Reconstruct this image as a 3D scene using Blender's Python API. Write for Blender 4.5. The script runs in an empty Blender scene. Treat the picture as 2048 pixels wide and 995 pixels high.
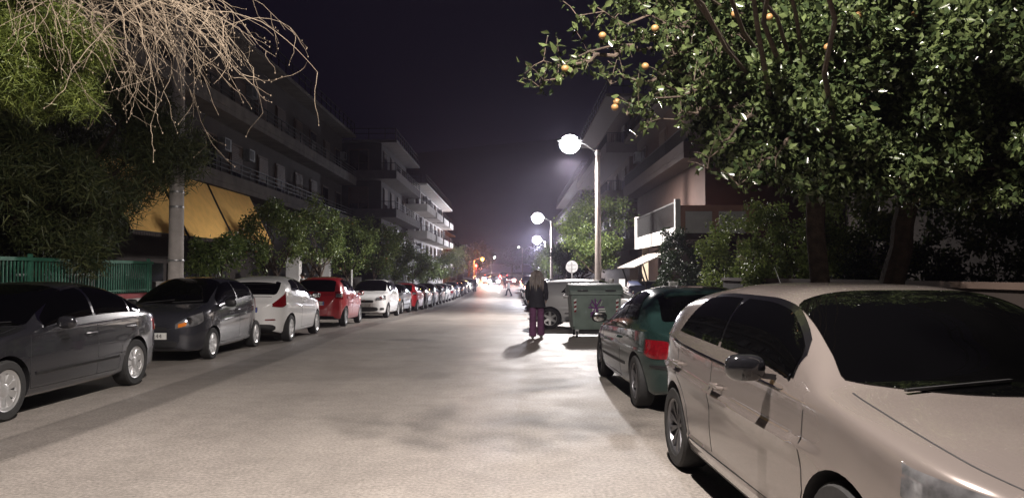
import bpy, bmesh, math, random
import numpy as np
from mathutils import Vector, Matrix

R = math.radians
rng = random.Random(7)
nrg = np.random.default_rng(7)
col = bpy.context.scene.collection
sc = bpy.context.scene

# ---------------------------------------------------------------- camera
cam_d = bpy.data.cameras.new('camera')
cam = bpy.data.objects.new('camera', cam_d)
col.objects.link(cam)
cam.location = (0, 0, 1.6)
cam.rotation_euler = (R(90 + 1.83), 0, 0)
cam_d.sensor_width = 36
cam_d.lens = 36 * 1550 / 2048
cam_d.clip_start = 0.05
cam_d.clip_end = 6000
sc.camera = cam

# ---------------------------------------------------------------- night sky
world = bpy.data.worlds.new('World')
sc.world = world
world.use_nodes = True
wt = world.node_tree
bg = wt.nodes['Background']
sky = wt.nodes.new('ShaderNodeTexSky')
sky.sky_type = 'NISHITA'
sky.sun_disc = False
sky.sun_elevation = R(-4)
sky.sun_rotation = R(200)
mx = wt.nodes.new('ShaderNodeMix')
mx.data_type = 'RGBA'
mx.inputs[0].default_value = 0.93
mx.inputs[7].default_value = (0.092, 0.068, 0.155, 1)
wt.links.new(sky.outputs[0], mx.inputs[6])
wt.links.new(mx.outputs[2], bg.inputs['Color'])
bg.inputs['Strength'].default_value = 0.062

# the night is moonless: this faint sun lamp is an added fill
sun_d = bpy.data.lights.new('faint_fill', 'SUN')
sun_d.energy = 0.012
sun_d.angle = R(10)
sun_d.color = (0.75, 0.8, 1.0)
sun = bpy.data.objects.new('faint_fill', sun_d)
sun.rotation_euler = (R(40), 0, R(20))
col.objects.link(sun)

sc.view_settings.view_transform = 'Standard'
sc.view_settings.look = 'None'
sc.view_settings.gamma = 1
sc.view_settings.use_curve_mapping = False
sc.view_settings.exposure = 0.0
sc.cycles.use_denoising = True
sc.cycles.max_bounces = 5
sc.cycles.diffuse_bounces = 2
sc.cycles.glossy_bounces = 3
sc.cycles.transmission_bounces = 3
sc.cycles.transparent_max_bounces = 6
sc.cycles.volume_bounces = 0
sc.cycles.sample_clamp_indirect = 12
sc.cycles.caustics_reflective = False
sc.cycles.caustics_refractive = False

# ---------------------------------------------------------------- helpers
def pchip(pts):
    xs = np.array([p[0] for p in pts], float); ys = np.array([p[1] for p in pts], float)
    h = np.diff(xs); d = np.diff(ys) / h
    m = np.zeros(len(xs))
    for i in range(1, len(xs) - 1):
        if d[i-1] * d[i] > 0:
            w1 = 2*h[i] + h[i-1]; w2 = h[i] + 2*h[i-1]
            m[i] = (w1 + w2) / (w1/d[i-1] + w2/d[i])
    m[0], m[-1] = d[0], d[-1]
    def f(x):
        x = min(max(x, xs[0]), xs[-1])
        i = min(max(int(np.searchsorted(xs, x) - 1), 0), len(h) - 1)
        t = (x - xs[i]) / h[i]
        return float((1+2*t)*(1-t)**2*ys[i] + t*(1-t)**2*h[i]*m[i] + t*t*(3-2*t)*ys[i+1] + t*t*(t-1)*h[i]*m[i+1])
    return f

ground_h = pchip([(-60, 0.2), (-20, 0), (18, 0), (34, -.25), (44, -.48), (60, -.7), (77, -.8), (95, -.65), (112, -.3),
                  (150, .35), (200, .8), (300, 1.2), (420, 1.5), (700, 3)])

def newobj(name, data, parent=None):
    o = bpy.data.objects.new(name, data); col.objects.link(o)
    if parent is not None: o.parent = parent
    return o

def tag(o, label=None, cat=None, group=None, kind=None):
    if label: o['label'] = label
    if cat: o['category'] = cat
    if group: o['group'] = group
    if kind: o['kind'] = kind
    return o

def empty(name, loc, rz=0, label=None, cat=None, group=None):
    o = bpy.data.objects.new(name, None); col.objects.link(o)
    o.location = loc; o.rotation_euler = (0, 0, rz); o.empty_display_size = .2
    return tag(o, label, cat, group)

def copy_tree(o, parent=None):
    c = o.copy(); col.objects.link(c)
    if parent is not None: c.parent = parent
    for ch in list(o.children): copy_tree(ch, c)
    return c

class MB:
    """collects geometry for ONE mesh object"""
    def __init__(s): s.v = []; s.f = []; s.m = []
    def add(s, vs, fs, m=0):
        b = len(s.v); s.v += [tuple(p) for p in vs]
        s.f += [tuple(i + b for i in f) for f in fs]; s.m += [m]*len(fs)
        return s
    def box(s, x0, x1, y0, y1, z0, z1, m=0):
        vs = [(x, y, z) for x in (x0, x1) for y in (y0, y1) for z in (z0, z1)]
        return s.add(vs, [(0,1,3,2), (4,6,7,5), (0,4,5,1), (2,3,7,6), (0,2,6,4), (1,5,7,3)], m)
    def beam(s, p0, p1, w, h, m=0):
        p0 = Vector(p0); p1 = Vector(p1); d = (p1-p0).normalized()
        up = Vector((0,0,1)) if abs(d.z) < .95 else Vector((0,1,0))
        a = d.cross(up).normalized()*w/2; b = a.normalized().cross(d)*h/2
        vs = [p + i*a + j*b for p in (p0, p1) for i, j in ((-1,-1),(1,-1),(1,1),(-1,1))]
        return s.add(vs, [(3,2,1,0), (4,5,6,7), (0,1,5,4), (1,2,6,5), (2,3,7,6), (3,0,4,7)], m)
    def tube(s, pts, rad, n=8, m=0, cap=True):
        pts = [Vector(p) for p in pts]
        if not hasattr(rad, '__len__'): rad = [rad]*len(pts)
        b = len(s.v); prev = None
        for i, p in enumerate(pts):
            d = (pts[min(i+1, len(pts)-1)] - pts[max(i-1, 0)])
            d = d.normalized() if d.length > 1e-9 else Vector((0,0,1))
            if prev is None: a = d.orthogonal().normalized()
            else:
                a = prev - d*prev.dot(d)
                a = a.normalized() if a.length > 1e-6 else d.orthogonal().normalized()
            prev = a; c = d.cross(a)
            for k in range(n):
                t = 2*math.pi*k/n
                s.v.append(tuple(p + (a*math.cos(t) + c*math.sin(t))*rad[i]))
        for i in range(len(pts)-1):
            for k in range(n):
                k2 = (k+1) % n
                s.f.append((b+i*n+k, b+i*n+k2, b+(i+1)*n+k2, b+(i+1)*n+k)); s.m.append(m)
        if cap:
            s.f.append(tuple(b+k for k in reversed(range(n)))); s.m.append(m)
            s.f.append(tuple(b+(len(pts)-1)*n+k for k in range(n))); s.m.append(m)
        return s
    def loft(s, rings, m=0, cap=True):
        """rings: equal-length lists of points"""
        b = len(s.v); n = len(rings[0])
        for r in rings: s.v += [tuple(p) for p in r]
        for i in range(len(rings)-1):
            for k in range(n):
                k2 = (k+1) % n
                s.f.append((b+i*n+k, b+i*n+k2, b+(i+1)*n+k2, b+(i+1)*n+k)); s.m.append(m)
        if cap:
            s.f.append(tuple(b+k for k in reversed(range(n)))); s.m.append(m)
            s.f.append(tuple(b+(len(rings)-1)*n+k for k in range(n))); s.m.append(m)
        return s
    def lathe(s, prof, c=(0,0,0), axis='z', n=24, m=0):
        rings = []
        for r, h in prof:
            ring = []
            for k in range(n):
                t = 2*math.pi*k/n; a, b = r*math.cos(t), r*math.sin(t)
                p = {'z': (a, b, h), 'x': (h, a, b), 'y': (a, h, b)}[axis]
                ring.append((p[0]+c[0], p[1]+c[1], p[2]+c[2]))
            rings.append(ring)
        return s.loft(rings, m, cap=True)
    def ellipsoid(s, c, r, n=16, k=10, m=0, e=1.0, rot=None):
        def sp(v): return math.copysign(abs(v)**e, v)
        rings = []
        for i in range(1, k):
            a = math.pi*i/k - math.pi/2
            ring = []
            for j in range(n):
                t = 2*math.pi*j/n
                p = Vector((r[0]*sp(math.cos(a))*sp(math.cos(t)), r[1]*sp(math.cos(a))*sp(math.sin(t)), r[2]*sp(math.sin(a))))
                if rot is not None: p = rot @ p
                ring.append(p + Vector(c))
            rings.append(ring)
        return s.loft(rings, m, cap=True)
    def patch(s, grid, off=.006, skirt=.012, centre=(0,0,.6), m=0):
        """grid[i][j] of points: a sheet pushed out by off with edges turned in"""
        g = np.array(grid, float)
        du = np.gradient(g, axis=0); dv = np.gradient(g, axis=1)
        nn = np.cross(du, dv); ln = np.linalg.norm(nn, axis=2, keepdims=True); ln[ln < 1e-12] = 1; nn /= ln
        mid = g.reshape(-1, 3).mean(0) - np.array(centre); mid[1] = mid[1] if centre[1] is not None else 0
        sgn = 1 if (nn.reshape(-1,3).mean(0) * mid).sum() > 0 else -1
        nn *= sgn; g = g + nn*off
        a, b, _ = g.shape; base = len(s.v)
        s.v += [tuple(p) for p in g.reshape(-1, 3)]
        for i in range(a-1):
            for j in range(b-1):
                q = (base+i*b+j, base+(i+1)*b+j, base+(i+1)*b+j+1, base+i*b+j+1)
                s.f.append(q if sgn > 0 else q[::-1]); s.m.append(m)
        if skirt:
            loop = [(i,0) for i in range(a)] + [(a-1,j) for j in range(1,b)] + [(i,b-1) for i in range(a-2,-1,-1)] + [(0,j) for j in range(b-2,0,-1)]
            b2 = len(s.v)
            for i, j in loop: s.v.append(tuple(g[i,j] - nn[i,j]*skirt))
            n = len(loop)
            for k in range(n):
                k2 = (k+1) % n
                q = (base+loop[k][0]*b+loop[k][1], b2+k, b2+k2, base+loop[k2][0]*b+loop[k2][1])
                s.f.append(q if sgn > 0 else q[::-1]); s.m.append(m)
        return s
    def data(s, name, mats, smooth=True, angle=35):
        me = bpy.data.meshes.new(name)
        me.from_pydata(s.v, [], s.f)
        for mt in (mats if isinstance(mats, (list, tuple)) else [mats]): me.materials.append(mt)
        me.polygons.foreach_set('material_index', s.m)
        if smooth: smooth_mesh(me, angle)
        me.update()
        return me
    def build(s, name, mats, parent=None, smooth=True, angle=35):
        return newobj(name, s.data(name, mats, smooth, angle), parent)

def smooth_mesh(me, angle=35):
    me.polygons.foreach_set('use_smooth', [True]*len(me.polygons))
    bm = bmesh.new(); bm.from_mesh(me)
    ca = math.radians(angle)
    for e in bm.edges:
        e.smooth = not (len(e.link_faces) != 2 or e.calc_face_angle(0) > ca)
    bm.to_mesh(me); bm.free()

# ---------------------------------------------------------------- materials
MATS = {}
def mat(name, color, rough=.6, metal=0., coat=0., var=.0, scale=4., bump=0., bscale=60., spec=.5, emit=None, estr=0., rvar=0.):
    if name in MATS: return MATS[name]
    m = bpy.data.materials.new(name); m.use_nodes = True; MATS[name] = m
    nt = m.node_tree; b = nt.nodes['Principled BSDF']
    c = (*color, 1)
    b.inputs['Base Color'].default_value = c
    b.inputs['Roughness'].default_value = rough
    b.inputs['Metallic'].default_value = metal
    b.inputs['Coat Weight'].default_value = coat
    b.inputs['Coat Roughness'].default_value = .04
    b.inputs['Specular IOR Level'].default_value = spec
    tc = nt.nodes.new('ShaderNodeTexCoord')
    if var > 0 or rvar > 0:
        n = nt.nodes.new('ShaderNodeTexNoise'); n.inputs['Scale'].default_value = scale; n.inputs['Detail'].default_value = 6
        nt.links.new(tc.outputs['Object'], n.inputs['Vector'])
        if var > 0:
            mr = nt.nodes.new('ShaderNodeMapRange')
            mr.inputs[1].default_value = .3; mr.inputs[2].default_value = .7
            mr.inputs[3].default_value = 1-var; mr.inputs[4].default_value = 1+var
            nt.links.new(n.outputs[0], mr.inputs[0])
            mm = nt.nodes.new('ShaderNodeVectorMath'); mm.operation = 'SCALE'
            mm.inputs[0].default_value = color
            nt.links.new(mr.outputs[0], mm.inputs['Scale'])
            nt.links.new(mm.outputs[0], b.inputs['Base Color'])
        if rvar > 0:
            m2 = nt.nodes.new('ShaderNodeMapRange')
            m2.inputs[3].default_value = max(0, rough-rvar); m2.inputs[4].default_value = min(1, rough+rvar)
            nt.links.new(n.outputs[0], m2.inputs[0]); nt.links.new(m2.outputs[0], b.inputs['Roughness'])
    if bump > 0:
        n2 = nt.nodes.new('ShaderNodeTexNoise'); n2.inputs['Scale'].default_value = bscale; n2.inputs['Detail'].default_value = 4
        nt.links.new(tc.outputs['Object'], n2.inputs['Vector'])
        bp = nt.nodes.new('ShaderNodeBump'); bp.inputs['Strength'].default_value = bump; bp.inputs['Distance'].default_value = .02
        nt.links.new(n2.outputs[0], bp.inputs['Height']); nt.links.new(bp.outputs[0], b.inputs['Normal'])
    if emit:
        b.inputs['Emission Color'].default_value = (*emit, 1); b.inputs['Emission Strength'].default_value = estr
    return m

def leafmat(name, c1, c2, rough=.38, trans=.25, extra=None):
    if name in MATS: return MATS[name]
    m = bpy.data.materials.new(name); m.use_nodes = True; MATS[name] = m
    nt = m.node_tree; b = nt.nodes['Principled BSDF']; out = nt.nodes['Material Output']
    g = nt.nodes.new('ShaderNodeNewGeometry')
    cr = nt.nodes.new('ShaderNodeValToRGB')
    cr.color_ramp.elements[0].color = (*c1, 1); cr.color_ramp.elements[1].color = (*c2, 1)
    if extra:
        e = cr.color_ramp.elements.new(.93); e.color = (*c2, 1)
        cr.color_ramp.elements[2].color = (*extra, 1)
    nt.links.new(g.outputs['Random Per Island'], cr.inputs[0])
    nt.links.new(cr.outputs[0], b.inputs['Base Color'])
    b.inputs['Roughness'].default_value = rough
    t = nt.nodes.new('ShaderNodeBsdfTranslucent'); nt.links.new(cr.outputs[0], t.inputs[0])
    ms = nt.nodes.new('ShaderNodeMixShader'); ms.inputs[0].default_value = trans
    nt.links.new(b.outputs[0], ms.inputs[1]); nt.links.new(t.outputs[0], ms.inputs[2])
    nt.links.new(ms.outputs[0], out.inputs['Surface'])
    return m

black = mat('black_plastic', (.012,.012,.013), .55)
tyre_m = mat('tyre_rubber', (.018,.018,.018), .8, var=.25, scale=30)
glass_m = mat('dark_car_glass', (.0012,.0012,.0013), .01, spec=.55)
chrome = mat('chrome_trim', (.7,.7,.7), .15, metal=1)
alloy = mat('silver_alloy', (.62,.62,.62), .32, metal=.75)
dalloy = mat('dark_alloy', (.16,.16,.17), .3, metal=.8)
lens_m = mat('headlight_lens', (.26,.26,.27), .08, metal=.55, coat=1, var=.5, scale=14)
red_lens = mat('red_light_lens', (.17,.004,.008), .12, coat=1, var=.3, scale=30)
orange_lens = mat('amber_light_lens', (.7,.2,.02), .15, coat=1)
plate_m = mat('plate_white', (.62,.62,.60), .4)
concrete = mat('concrete', (.30,.28,.26), .85, var=.25, scale=2.5, bump=.3)
steel = mat('painted_steel', (.30,.31,.32), .45, metal=.4, var=.2, scale=8)
gloss_black = mat('gloss_black', (.012,.012,.014), .12, coat=1)
galv = mat('galvanised_steel', (.42,.42,.42), .45, metal=.7, var=.2, scale=10)
bark = mat('bark', (.075,.055,.04), .9, var=.4, scale=9, bump=.8, bscale=35)
# ---------------------------------------------------------------- cars
class Shape:
    def __init__(s, L, W, H, B, zl, nf=7, nr=9, mf=2.9, mr=2.8, k=.27, e=.5, ledge=.02, creases=(), tuck=.055, shoulder=.03):
        s.L, s.Wm = L, W/2; s.H = pchip(H); s.B_ = pchip(B); s.zl = pchip(zl)
        s.nf, s.nr, s.mf, s.mr, s.k, s.e, s.ledge, s.creases, s.tuck, s.sh = nf, nr, mf, mr, k, e, ledge, creases, tuck, shoulder
    def W(s, y):
        t = (y - s.L/2)/(s.L/2); n, m = (s.nf, s.mf) if t < 0 else (s.nr, s.mr)
        a = max(0., 1-abs(t)**n)
        return s.Wm*a**(1/m)*(1-.035*t*t)
    def B(s, y): return min(s.B_(y), s.H(y)-.045)
    def wu(s, y, z):
        B = s.B(y)
        return s.W(y)*(1-s.sh) - (z-B)*s.k*min(1, s.W(y)/s.Wm*1.0) - s.ledge*min(1, max(0, (s.H(y)-B-.08)/.15))*min(1, max(0, (z-B)/.025))
    def hw(s, y, z):
        B, zs, H = s.B(y), s.zl(y), s.H(y)
        if z <= B:
            q = (z-zs)/max(1e-4, B-zs); q = min(1, max(0, q))
            f = 1 - s.tuck*((.5-q)/.5)**2 if q < .5 else 1 - s.sh*((q-.5)/.5)**2
            w = s.W(y)*f
            if q < .06: w -= .03*(1-q/.06)**2
            for (zc, amp, wd, y0, y1) in s.creases:
                c = zc(y) if callable(zc) else zc
                d = z-c
                fade = min(1, max(0, (y-y0)/.25))*min(1, max(0, (y1-y)/.25))
                if d < 0: w += amp*fade*max(0, 1+d/wd)**1.6
                else: w += amp*fade*max(0, 1-d/(wd*.28))
            return max(w, 1e-4)
        sn = min(1, (z-B)/(H-B)); p = 2/s.e
        return max(1e-4, s.wu(y, z)*max(0, 1-sn**p)**(1/p))
    def upper(s, y, th):
        B, H = s.B(y), s.H(y)
        z = B + (H-B)*abs(math.sin(th))**s.e
        c = math.cos(th)
        return (math.copysign(abs(c)**s.e, c)*s.wu(y, z), y, z)
    def top(s, y, u):
        """u = fraction of the local width"""
        p = 2/s.e
        sn = max(0, 1-abs(u)**p)**(1/p)
        B, H = s.B(y), s.H(y); z = B+(H-B)*sn
        return (u*s.wu(y, z), y, z)
    def inside(s, x, y, z): return s.zl(y) <= z <= s.H(y) and abs(x) <= s.hw(y, z)
    def front(s, x, z, rear=False):
        a, b = 0.0, min(1.4, s.L*.35)
        f = (lambda t: s.L-t) if rear else (lambda t: t)
        # march then bisect
        t = 0.0; step = .01
        while t < b and not s.inside(x, f(t), z): t += step
        lo, hi = max(0, t-step), t
        for _ in range(14):
            mid = (lo+hi)/2
            if s.inside(x, f(mid), z): hi = mid
            else: lo = mid
        return (x, f(hi), z)

def wheel_parts(root, x, y, r, w, side, spokes=5, rim_mat=None, style='alloy', steer=0.0, first=None):
    """a wheel under the car: wheel (hub) > tyre, rim"""
    rim_mat = rim_mat or alloy
    if first is not None:
        c = first.copy(); col.objects.link(c); c.parent = root
        for g in first.children:
            d = g.copy(); col.objects.link(d); d.parent = c
        c.location = (x, y, r); c.rotation_euler = (0, 0, (math.pi if side < 0 else 0)+steer)
        return c
    rr = r*.68
    hub = MB().lathe([(.001, w*.30), (.03, w*.32), (.045, w*.30), (.05, w*.1), (.05, -w*.3)], axis='x', n=12)
    h = hub.build('wheel', rim_mat, root)
    h.location = (x, y, r); h.rotation_euler = (0, 0, (math.pi if side < 0 else 0)+steer)
    t = MB()
    prof = [(rr*.985, -w*.42), (rr*1.06, -w*.5), (r*.93, -w*.5), (r*.985, -w*.42), (r, -w*.25), (r, w*.25), (r*.985, w*.42), (r*.93, w*.5), (rr*1.06, w*.5), (rr*.985, w*.42)]
    t.lathe(prof, axis='x', n=36)
    t.f = t.f[:-2]; t.m = t.m[:-2]
    t.build('tyre', tyre_m, h)
    m = MB()
    m.lathe([(rr, -w*.42), (rr*.93, -w*.2), (rr*.9, w*.25), (rr*.95, w*.42), (rr*1.01, w*.46), (rr*1.01, w*.40), (rr*.93, w*.38)], axis='x', n=36)
    m.f = m.f[:-2]; m.m = m.m[:-2]
    m.lathe([(.001, -w*.05), (rr*.9, -w*.05), (rr*.9, -w*.08), (.001, -w*.08)], axis='x', n=24, m=1)
    for k in range(spokes):
        a = 2*math.pi*(k+.5)/spokes
        wid = rr*(2.1/spokes if style == 'cover' else 1.15/spokes)
        for dd in ((-.55, .55) if style == 'twin' else (0,)):
            aa = a + dd*.9/spokes*math.pi*.5
            ca, sa = math.cos(aa), math.sin(aa)
            ww = wid*(.55 if style == 'twin' else 1)
            rings = []
            for q in (0.16, .5, .8, .97):
                hwid = ww*(.45+.65*q) if style != 'alloy' else ww*(1.25-.5*q)
                xc = w*(.30+.10*q)
                cx, cz = rr*q*ca, rr*q*sa
                px, pz = -sa, ca
                rings.append([(xc-.02, cx+px*hwid, cz+pz*hwid), (xc, cx+px*hwid*.8, cz+pz*hwid*.8), (xc, cx-px*hwid*.8, cz-pz*hwid*.8), (xc-.02, cx-px*hwid, cz-pz*hwid)])
            m.loft(rings)
    if style == 'cover':
        m.lathe([(.001, w*.36), (rr*.28, w*.36), (rr*.34, w*.33), (rr*.34, w*.2)], axis='x', n=20)
        m.lathe([(rr*.80, w*.3), (rr*.84, w*.40), (rr*.97, w*.42), (rr*.99, w*.36)], axis='x', n=30)
        m.f = m.f[:-2]; m.m = m.m[:-2]
    m.build('rim', [rim_mat, black], h)
    return h

def text_mesh(name, body, size, mat_, parent, loc, rot, sx=1., ex=.0012):
    cu = bpy.data.curves.new(name, 'FONT'); cu.body = body; cu.size = size
    cu.align_x = 'CENTER'; cu.align_y = 'CENTER'; cu.extrude = ex; cu.space_character = 1.08
    tmp = bpy.data.objects.new(name, cu); col.objects.link(tmp)
    dg = bpy.context.evaluated_depsgraph_get(); dg.update()
    me = bpy.data.meshes.new_from_object(tmp.evaluated_get(dg))
    bpy.data.objects.remove(tmp); bpy.data.curves.remove(cu)
    me.materials.clear(); me.materials.append(mat_)
    o = newobj(name, me, parent); o.location = loc; o.rotation_euler = rot; o.scale = (sx, 1, 1)
    return o

def make_car(name, P, paint):
    S = Shape(**P['shape']); L = S.L; yo = -L/2
    sh = lambda p: (p[0], p[1]+yo, p[2])
    root = empty(name, (0, 0, 0))
    NL, NU = P.get('NL', 12), P.get('NU', 10)
    a = [.5*t*t for t in np.linspace(.06, 1, 22)]
    mid = list(np.linspace(.5, L-.5, int((L-1)/.06)))
    ys = a[:-1] + mid + [L-t for t in reversed(a[:-1])]
    qs = sorted(set(list(np.linspace(0, 1, NL)) + [.03, .06] + list(P.get('qs', ()))))
    ths = [math.pi/2*(t**1.0) for t in np.linspace(0, 1, NU+1)][1:]
    rings = []
    for y in ys:
        zs, B = S.zl(y), S.B(y); half = []
        for q in qs:
            z = zs+(B-zs)*q
            half.append((S.hw(y, z), y, z))
        for th in ths: half.append(S.upper(y, th))
        other = [(-x, yy, z) for (x, yy, z) in reversed(half[:-1])]
        rings.append([sh(p) for p in half+other])
    mb = MB(); mb.loft(rings)
    me = mb.data('body_raw', [paint, black], smooth=False)
    body = newobj('body', me)
    bm = bmesh.new(); bm.from_mesh(me); bmesh.ops.recalc_face_normals(bm, faces=bm.faces); bm.to_mesh(me); bm.free()
    r = P['wr']; Ra = r + P.get('gap', .045); wys = P['wy']
    cut = MB()
    for wy in wys:
        for sx in (-1, 1):
            x0, x1 = sx*(S.Wm-.27), sx*(S.Wm+.2)
            n = 40; ring0, ring1 = [], []
            for k in range(n):
                t = 2*math.pi*k/n
                ring0.append((x0, wy+yo+Ra*math.cos(t), r+Ra*math.sin(t))); ring1.append((x1, wy+yo+Ra*math.cos(t), r+Ra*math.sin(t)))
            cut.loft([ring0, ring1] if sx > 0 else [ring1, ring0])
    cme = cut.data('cut', [paint], smooth=False)
    cm = bmesh.new(); cm.from_mesh(cme); bmesh.ops.recalc_face_normals(cm, faces=cm.faces); cm.to_mesh(cme); cm.free()
    co = newobj('cutter', cme)
    mod = body.modifiers.new('b', 'BOOLEAN'); mod.object = co; mod.operation = 'DIFFERENCE'; mod.solver = 'EXACT'
    dg = bpy.context.evaluated_depsgraph_get(); dg.update()
    me2 = bpy.data.meshes.new_from_object(body.evaluated_get(dg))
    body.modifiers.clear(); body.data = me2; bpy.data.meshes.remove(me)
    bpy.data.objects.remove(co); bpy.data.meshes.remove(cme)
    me2.materials.clear(); me2.materials.append(paint); me2.materials.append(black)
    lowtrim = P.get('lowtrim')
    for p in me2.polygons:
        c = p.center; ma = 0
        if p.normal.z < -.92 and c.z < S.zl(min(max(c.y-yo, 0), L))+.03: ma = 1
        for wy in wys:
            d = math.hypot(c.y-wy-yo, c.z-r)
            if d < Ra+.003 and abs(c.x) < S.hw(min(max(c.y-yo, .01), L-.01), max(c.z, .25))-.004 and abs(c.x) > S.Wm-.30: ma = 1
        if lowtrim and lowtrim(c.x, c.y-yo, c.z): ma = 1
        p.material_index = ma
    smooth_mesh(me2, 33)
    # dark shut lines, sills and mouldings belong to the body's skin
    mb2 = MB(); G = lambda pts: [[sh(q) for q in row] for row in pts]
    def side_strip(pts, w, sx, off=.0015, m=1, sk=.004):
        pts = [Vector((p[0], p[1])) for p in pts]
        rows = []
        for i, p in enumerate(pts):
            d = (pts[min(i+1, len(pts)-1)]-pts[max(i-1, 0)]).normalized(); nrm = Vector((-d.y, d.x))*w/2
            row = []
            for s_ in (-1, 1):
                q = p+nrm*s_; row.append((sx*S.hw(q.x, q.y), q.x, q.y))
            rows.append(row)
        mb2.patch(G(rows), off, sk, (0, rows[0][0][1]+yo, .6), m)
    def dense(pts, n=12):
        out = []
        for (a_, b_) in zip(pts[:-1], pts[1:]):
            for i in range(n): out.append((a_[0]+(b_[0]-a_[0])*i/n, a_[1]+(b_[1]-a_[1])*i/n))
        return out+[pts[-1]]
    for sx in (-1, 1):
        for pts in P.get('seams', ()): side_strip(dense(pts), .007, sx)
        for pts, w_ in P.get('mould', ()): side_strip(dense(pts, 30), w_, sx, .008, 1, .012)
    for (y0, u1) in P.get('topseams', ()):
        rows = [[S.top(y0+dy, u) for dy in (-.004, .004)] for u in np.linspace(-u1, u1, 24)]
        mb2.patch(G(rows), .0015, .004, (0, 0, .2), 1)
    for (y0, y1, u) in P.get('hoodlines', ()):
        for sx in (-1, 1):
            rows = [[S.top(y, sx*(u+du)) for du in (-.005, .005)] for y in np.linspace(y0, y1, 24)]
            mb2.patch(G(rows), .0015, .004, (0, 0, .2), 1)
    if mb2.v:
        md = mb2.data('seams', [paint, black], smooth=False)
        b1 = bmesh.new(); b1.from_mesh(me2); b1.from_mesh(md); b1.to_mesh(me2); b1.free(); bpy.data.meshes.remove(md)
    body.name = 'body'; body.parent = root
    for sl in body.material_slots[:1]:
        sl.link = 'OBJECT'; sl.material = paint
    # glass on the sides: intervals of the daylight opening
    dtop = P['dlo_top']; dbot = P.get('dlo_bot', .02)
    def swin(y0, y1, sx, rnd=.05, ny=30, grow=0.0, zt=None):
        rows = []
        for y in np.linspace(y0-grow, y1+grow, ny):
            zb = S.B(y)+dbot-grow; ztp = S.H(y)-dtop+grow
            for (pc, sl, sgn) in P.get('dlo_clip', ()):       # slanted ends: z <= sl*(y-pc)*sgn + B
                ztp = min(ztp, zb+.004+sl*max(0, (pc-y)*sgn))
            ztp = max(ztp, zb+.004); d = min(y-y0+grow, y1+grow-y)
            if d < rnd:
                f = max(.0, 1-((rnd-d)/rnd)**3)**.4; mid_ = zb*.55+ztp*.45; zb2 = mid_+(zb-mid_)*(.75+.25*f); ztp = mid_+(ztp-mid_)*(.8+.2*f); zb = zb2
            rows.append([(sx*S.hw(y, z), y, z) for z in np.linspace(zb, ztp, 10)])
        return rows
    for sx in (-1, 1):
        if P.get('dlo_trim'):
            y0, y1 = P['windows'][0][0], P['windows'][-1][1]
            m_ = MB()
            rows = swin(y0, y1, sx, grow=.026); m_.patch(G(rows), .004, .006, (0, (y0+y1)/2+yo, .7))
            m_.build('window_trim', P['dlo_trim'], root, smooth=False)
        for (y0, y1) in P['windows']:
            m_ = MB(); m_.patch(G(swin(y0, y1, sx)), .0075, .012, (0, (y0+y1)/2+yo, .7))
            m_.build('side_window', glass_m, root)
    # windscreen / rear window
    def tpatch(y0, y1, u, rows_n=24, rnd=.10, bow=0):
        rows = []
        for y in np.linspace(y0, y1, rows_n):
            d = min(y-y0, y1-y); f = 1 if d >= rnd*abs(y1-y0) else .93+.07*math.sqrt(max(0, 1-((rnd*abs(y1-y0)-d)/(rnd*abs(y1-y0)))**2))
            rows.append([S.top(y-bow*(1-uu*uu)*(1-(y-y0)/(y1-y0)), uu*u*f) for uu in np.linspace(-1, 1, 34)])
        return rows
    ws = P['wscreen']
    m_ = MB(); m_.patch(G(tpatch(*ws, bow=P.get('bow', .09))), .006, .012, (0, (ws[0]+ws[1])/2+yo+.8, .5)); m_.build('windscreen', glass_m, root)
    m_ = MB()
    for (xa, xb) in ((-.55, .05), (.05, .62)):
        u0 = ws[0]+.015-P.get('bow', .09)*.8
        a0 = S.top(u0, xa/S.Wm); b0 = S.top(u0+.10, xb/S.Wm)
        m_.beam(sh((a0[0], a0[1], a0[2]+.018)), sh((b0[0], b0[1], b0[2]+.018)), .02, .012)
    m_.build('wiper', black, root)
    rs = P['rglass']
    if len(rs) == 3 and rs[2] <= 1:
        m_ = MB(); m_.patch(G(tpatch(*rs)), .006, .012, (0, (rs[0]+rs[1])/2+yo-.8, .5)); m_.build('rear_window', glass_m, root)
    if P.get('rwiper'):
        (xa, za), (xb, zb) = P['rwiper']
        a0, b0 = S.front(xa, za, True), S.front(xb, zb, True)
        m_ = MB().beam(sh((a0[0], a0[1]+.02, a0[2])), sh((b0[0], b0[1]+.02, b0[2])), .018, .014); m_.build('rear_wiper', black, root)
    if P.get('spoiler'):
        y, u, d, t = P['spoiler']
        rows = []
        for uu in np.linspace(-u, u, 20):
            p = S.top(y, uu); p2 = (p[0], y+d, p[2]-.01-.02*abs(uu))
            rows.append([(p[0], y-.06, p[2]-.004), (p[0], y+d*.5, p[2]+.012), p2, (p2[0], y+d-.01, p2[2]-t), (p[0], y-.02, p[2]-t-.02)])
        MB().loft([[sh(q) for q in r_] for r_ in rows]).build('spoiler', paint, root)
    # lights
    def band(xf0, xf1, lo, hi, dref, sx, rear, n=26):
        rows = []
        yr = L-dref if rear else dref
        for t in np.linspace(0, 1, n):
            xf = xf0+(xf1-xf0)*math.sin(t*math.pi/2); zb, zt = lo(t), max(hi(t), lo(t)+.003)
            row = []
            for z in np.linspace(zb, zt, 9):
                p = S.front(xf*S.hw(yr, min(z, S.H(yr)-.03)), z, rear); row.append((sx*p[0], p[1], p[2]))
            rows.append(row)
        return rows
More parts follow.
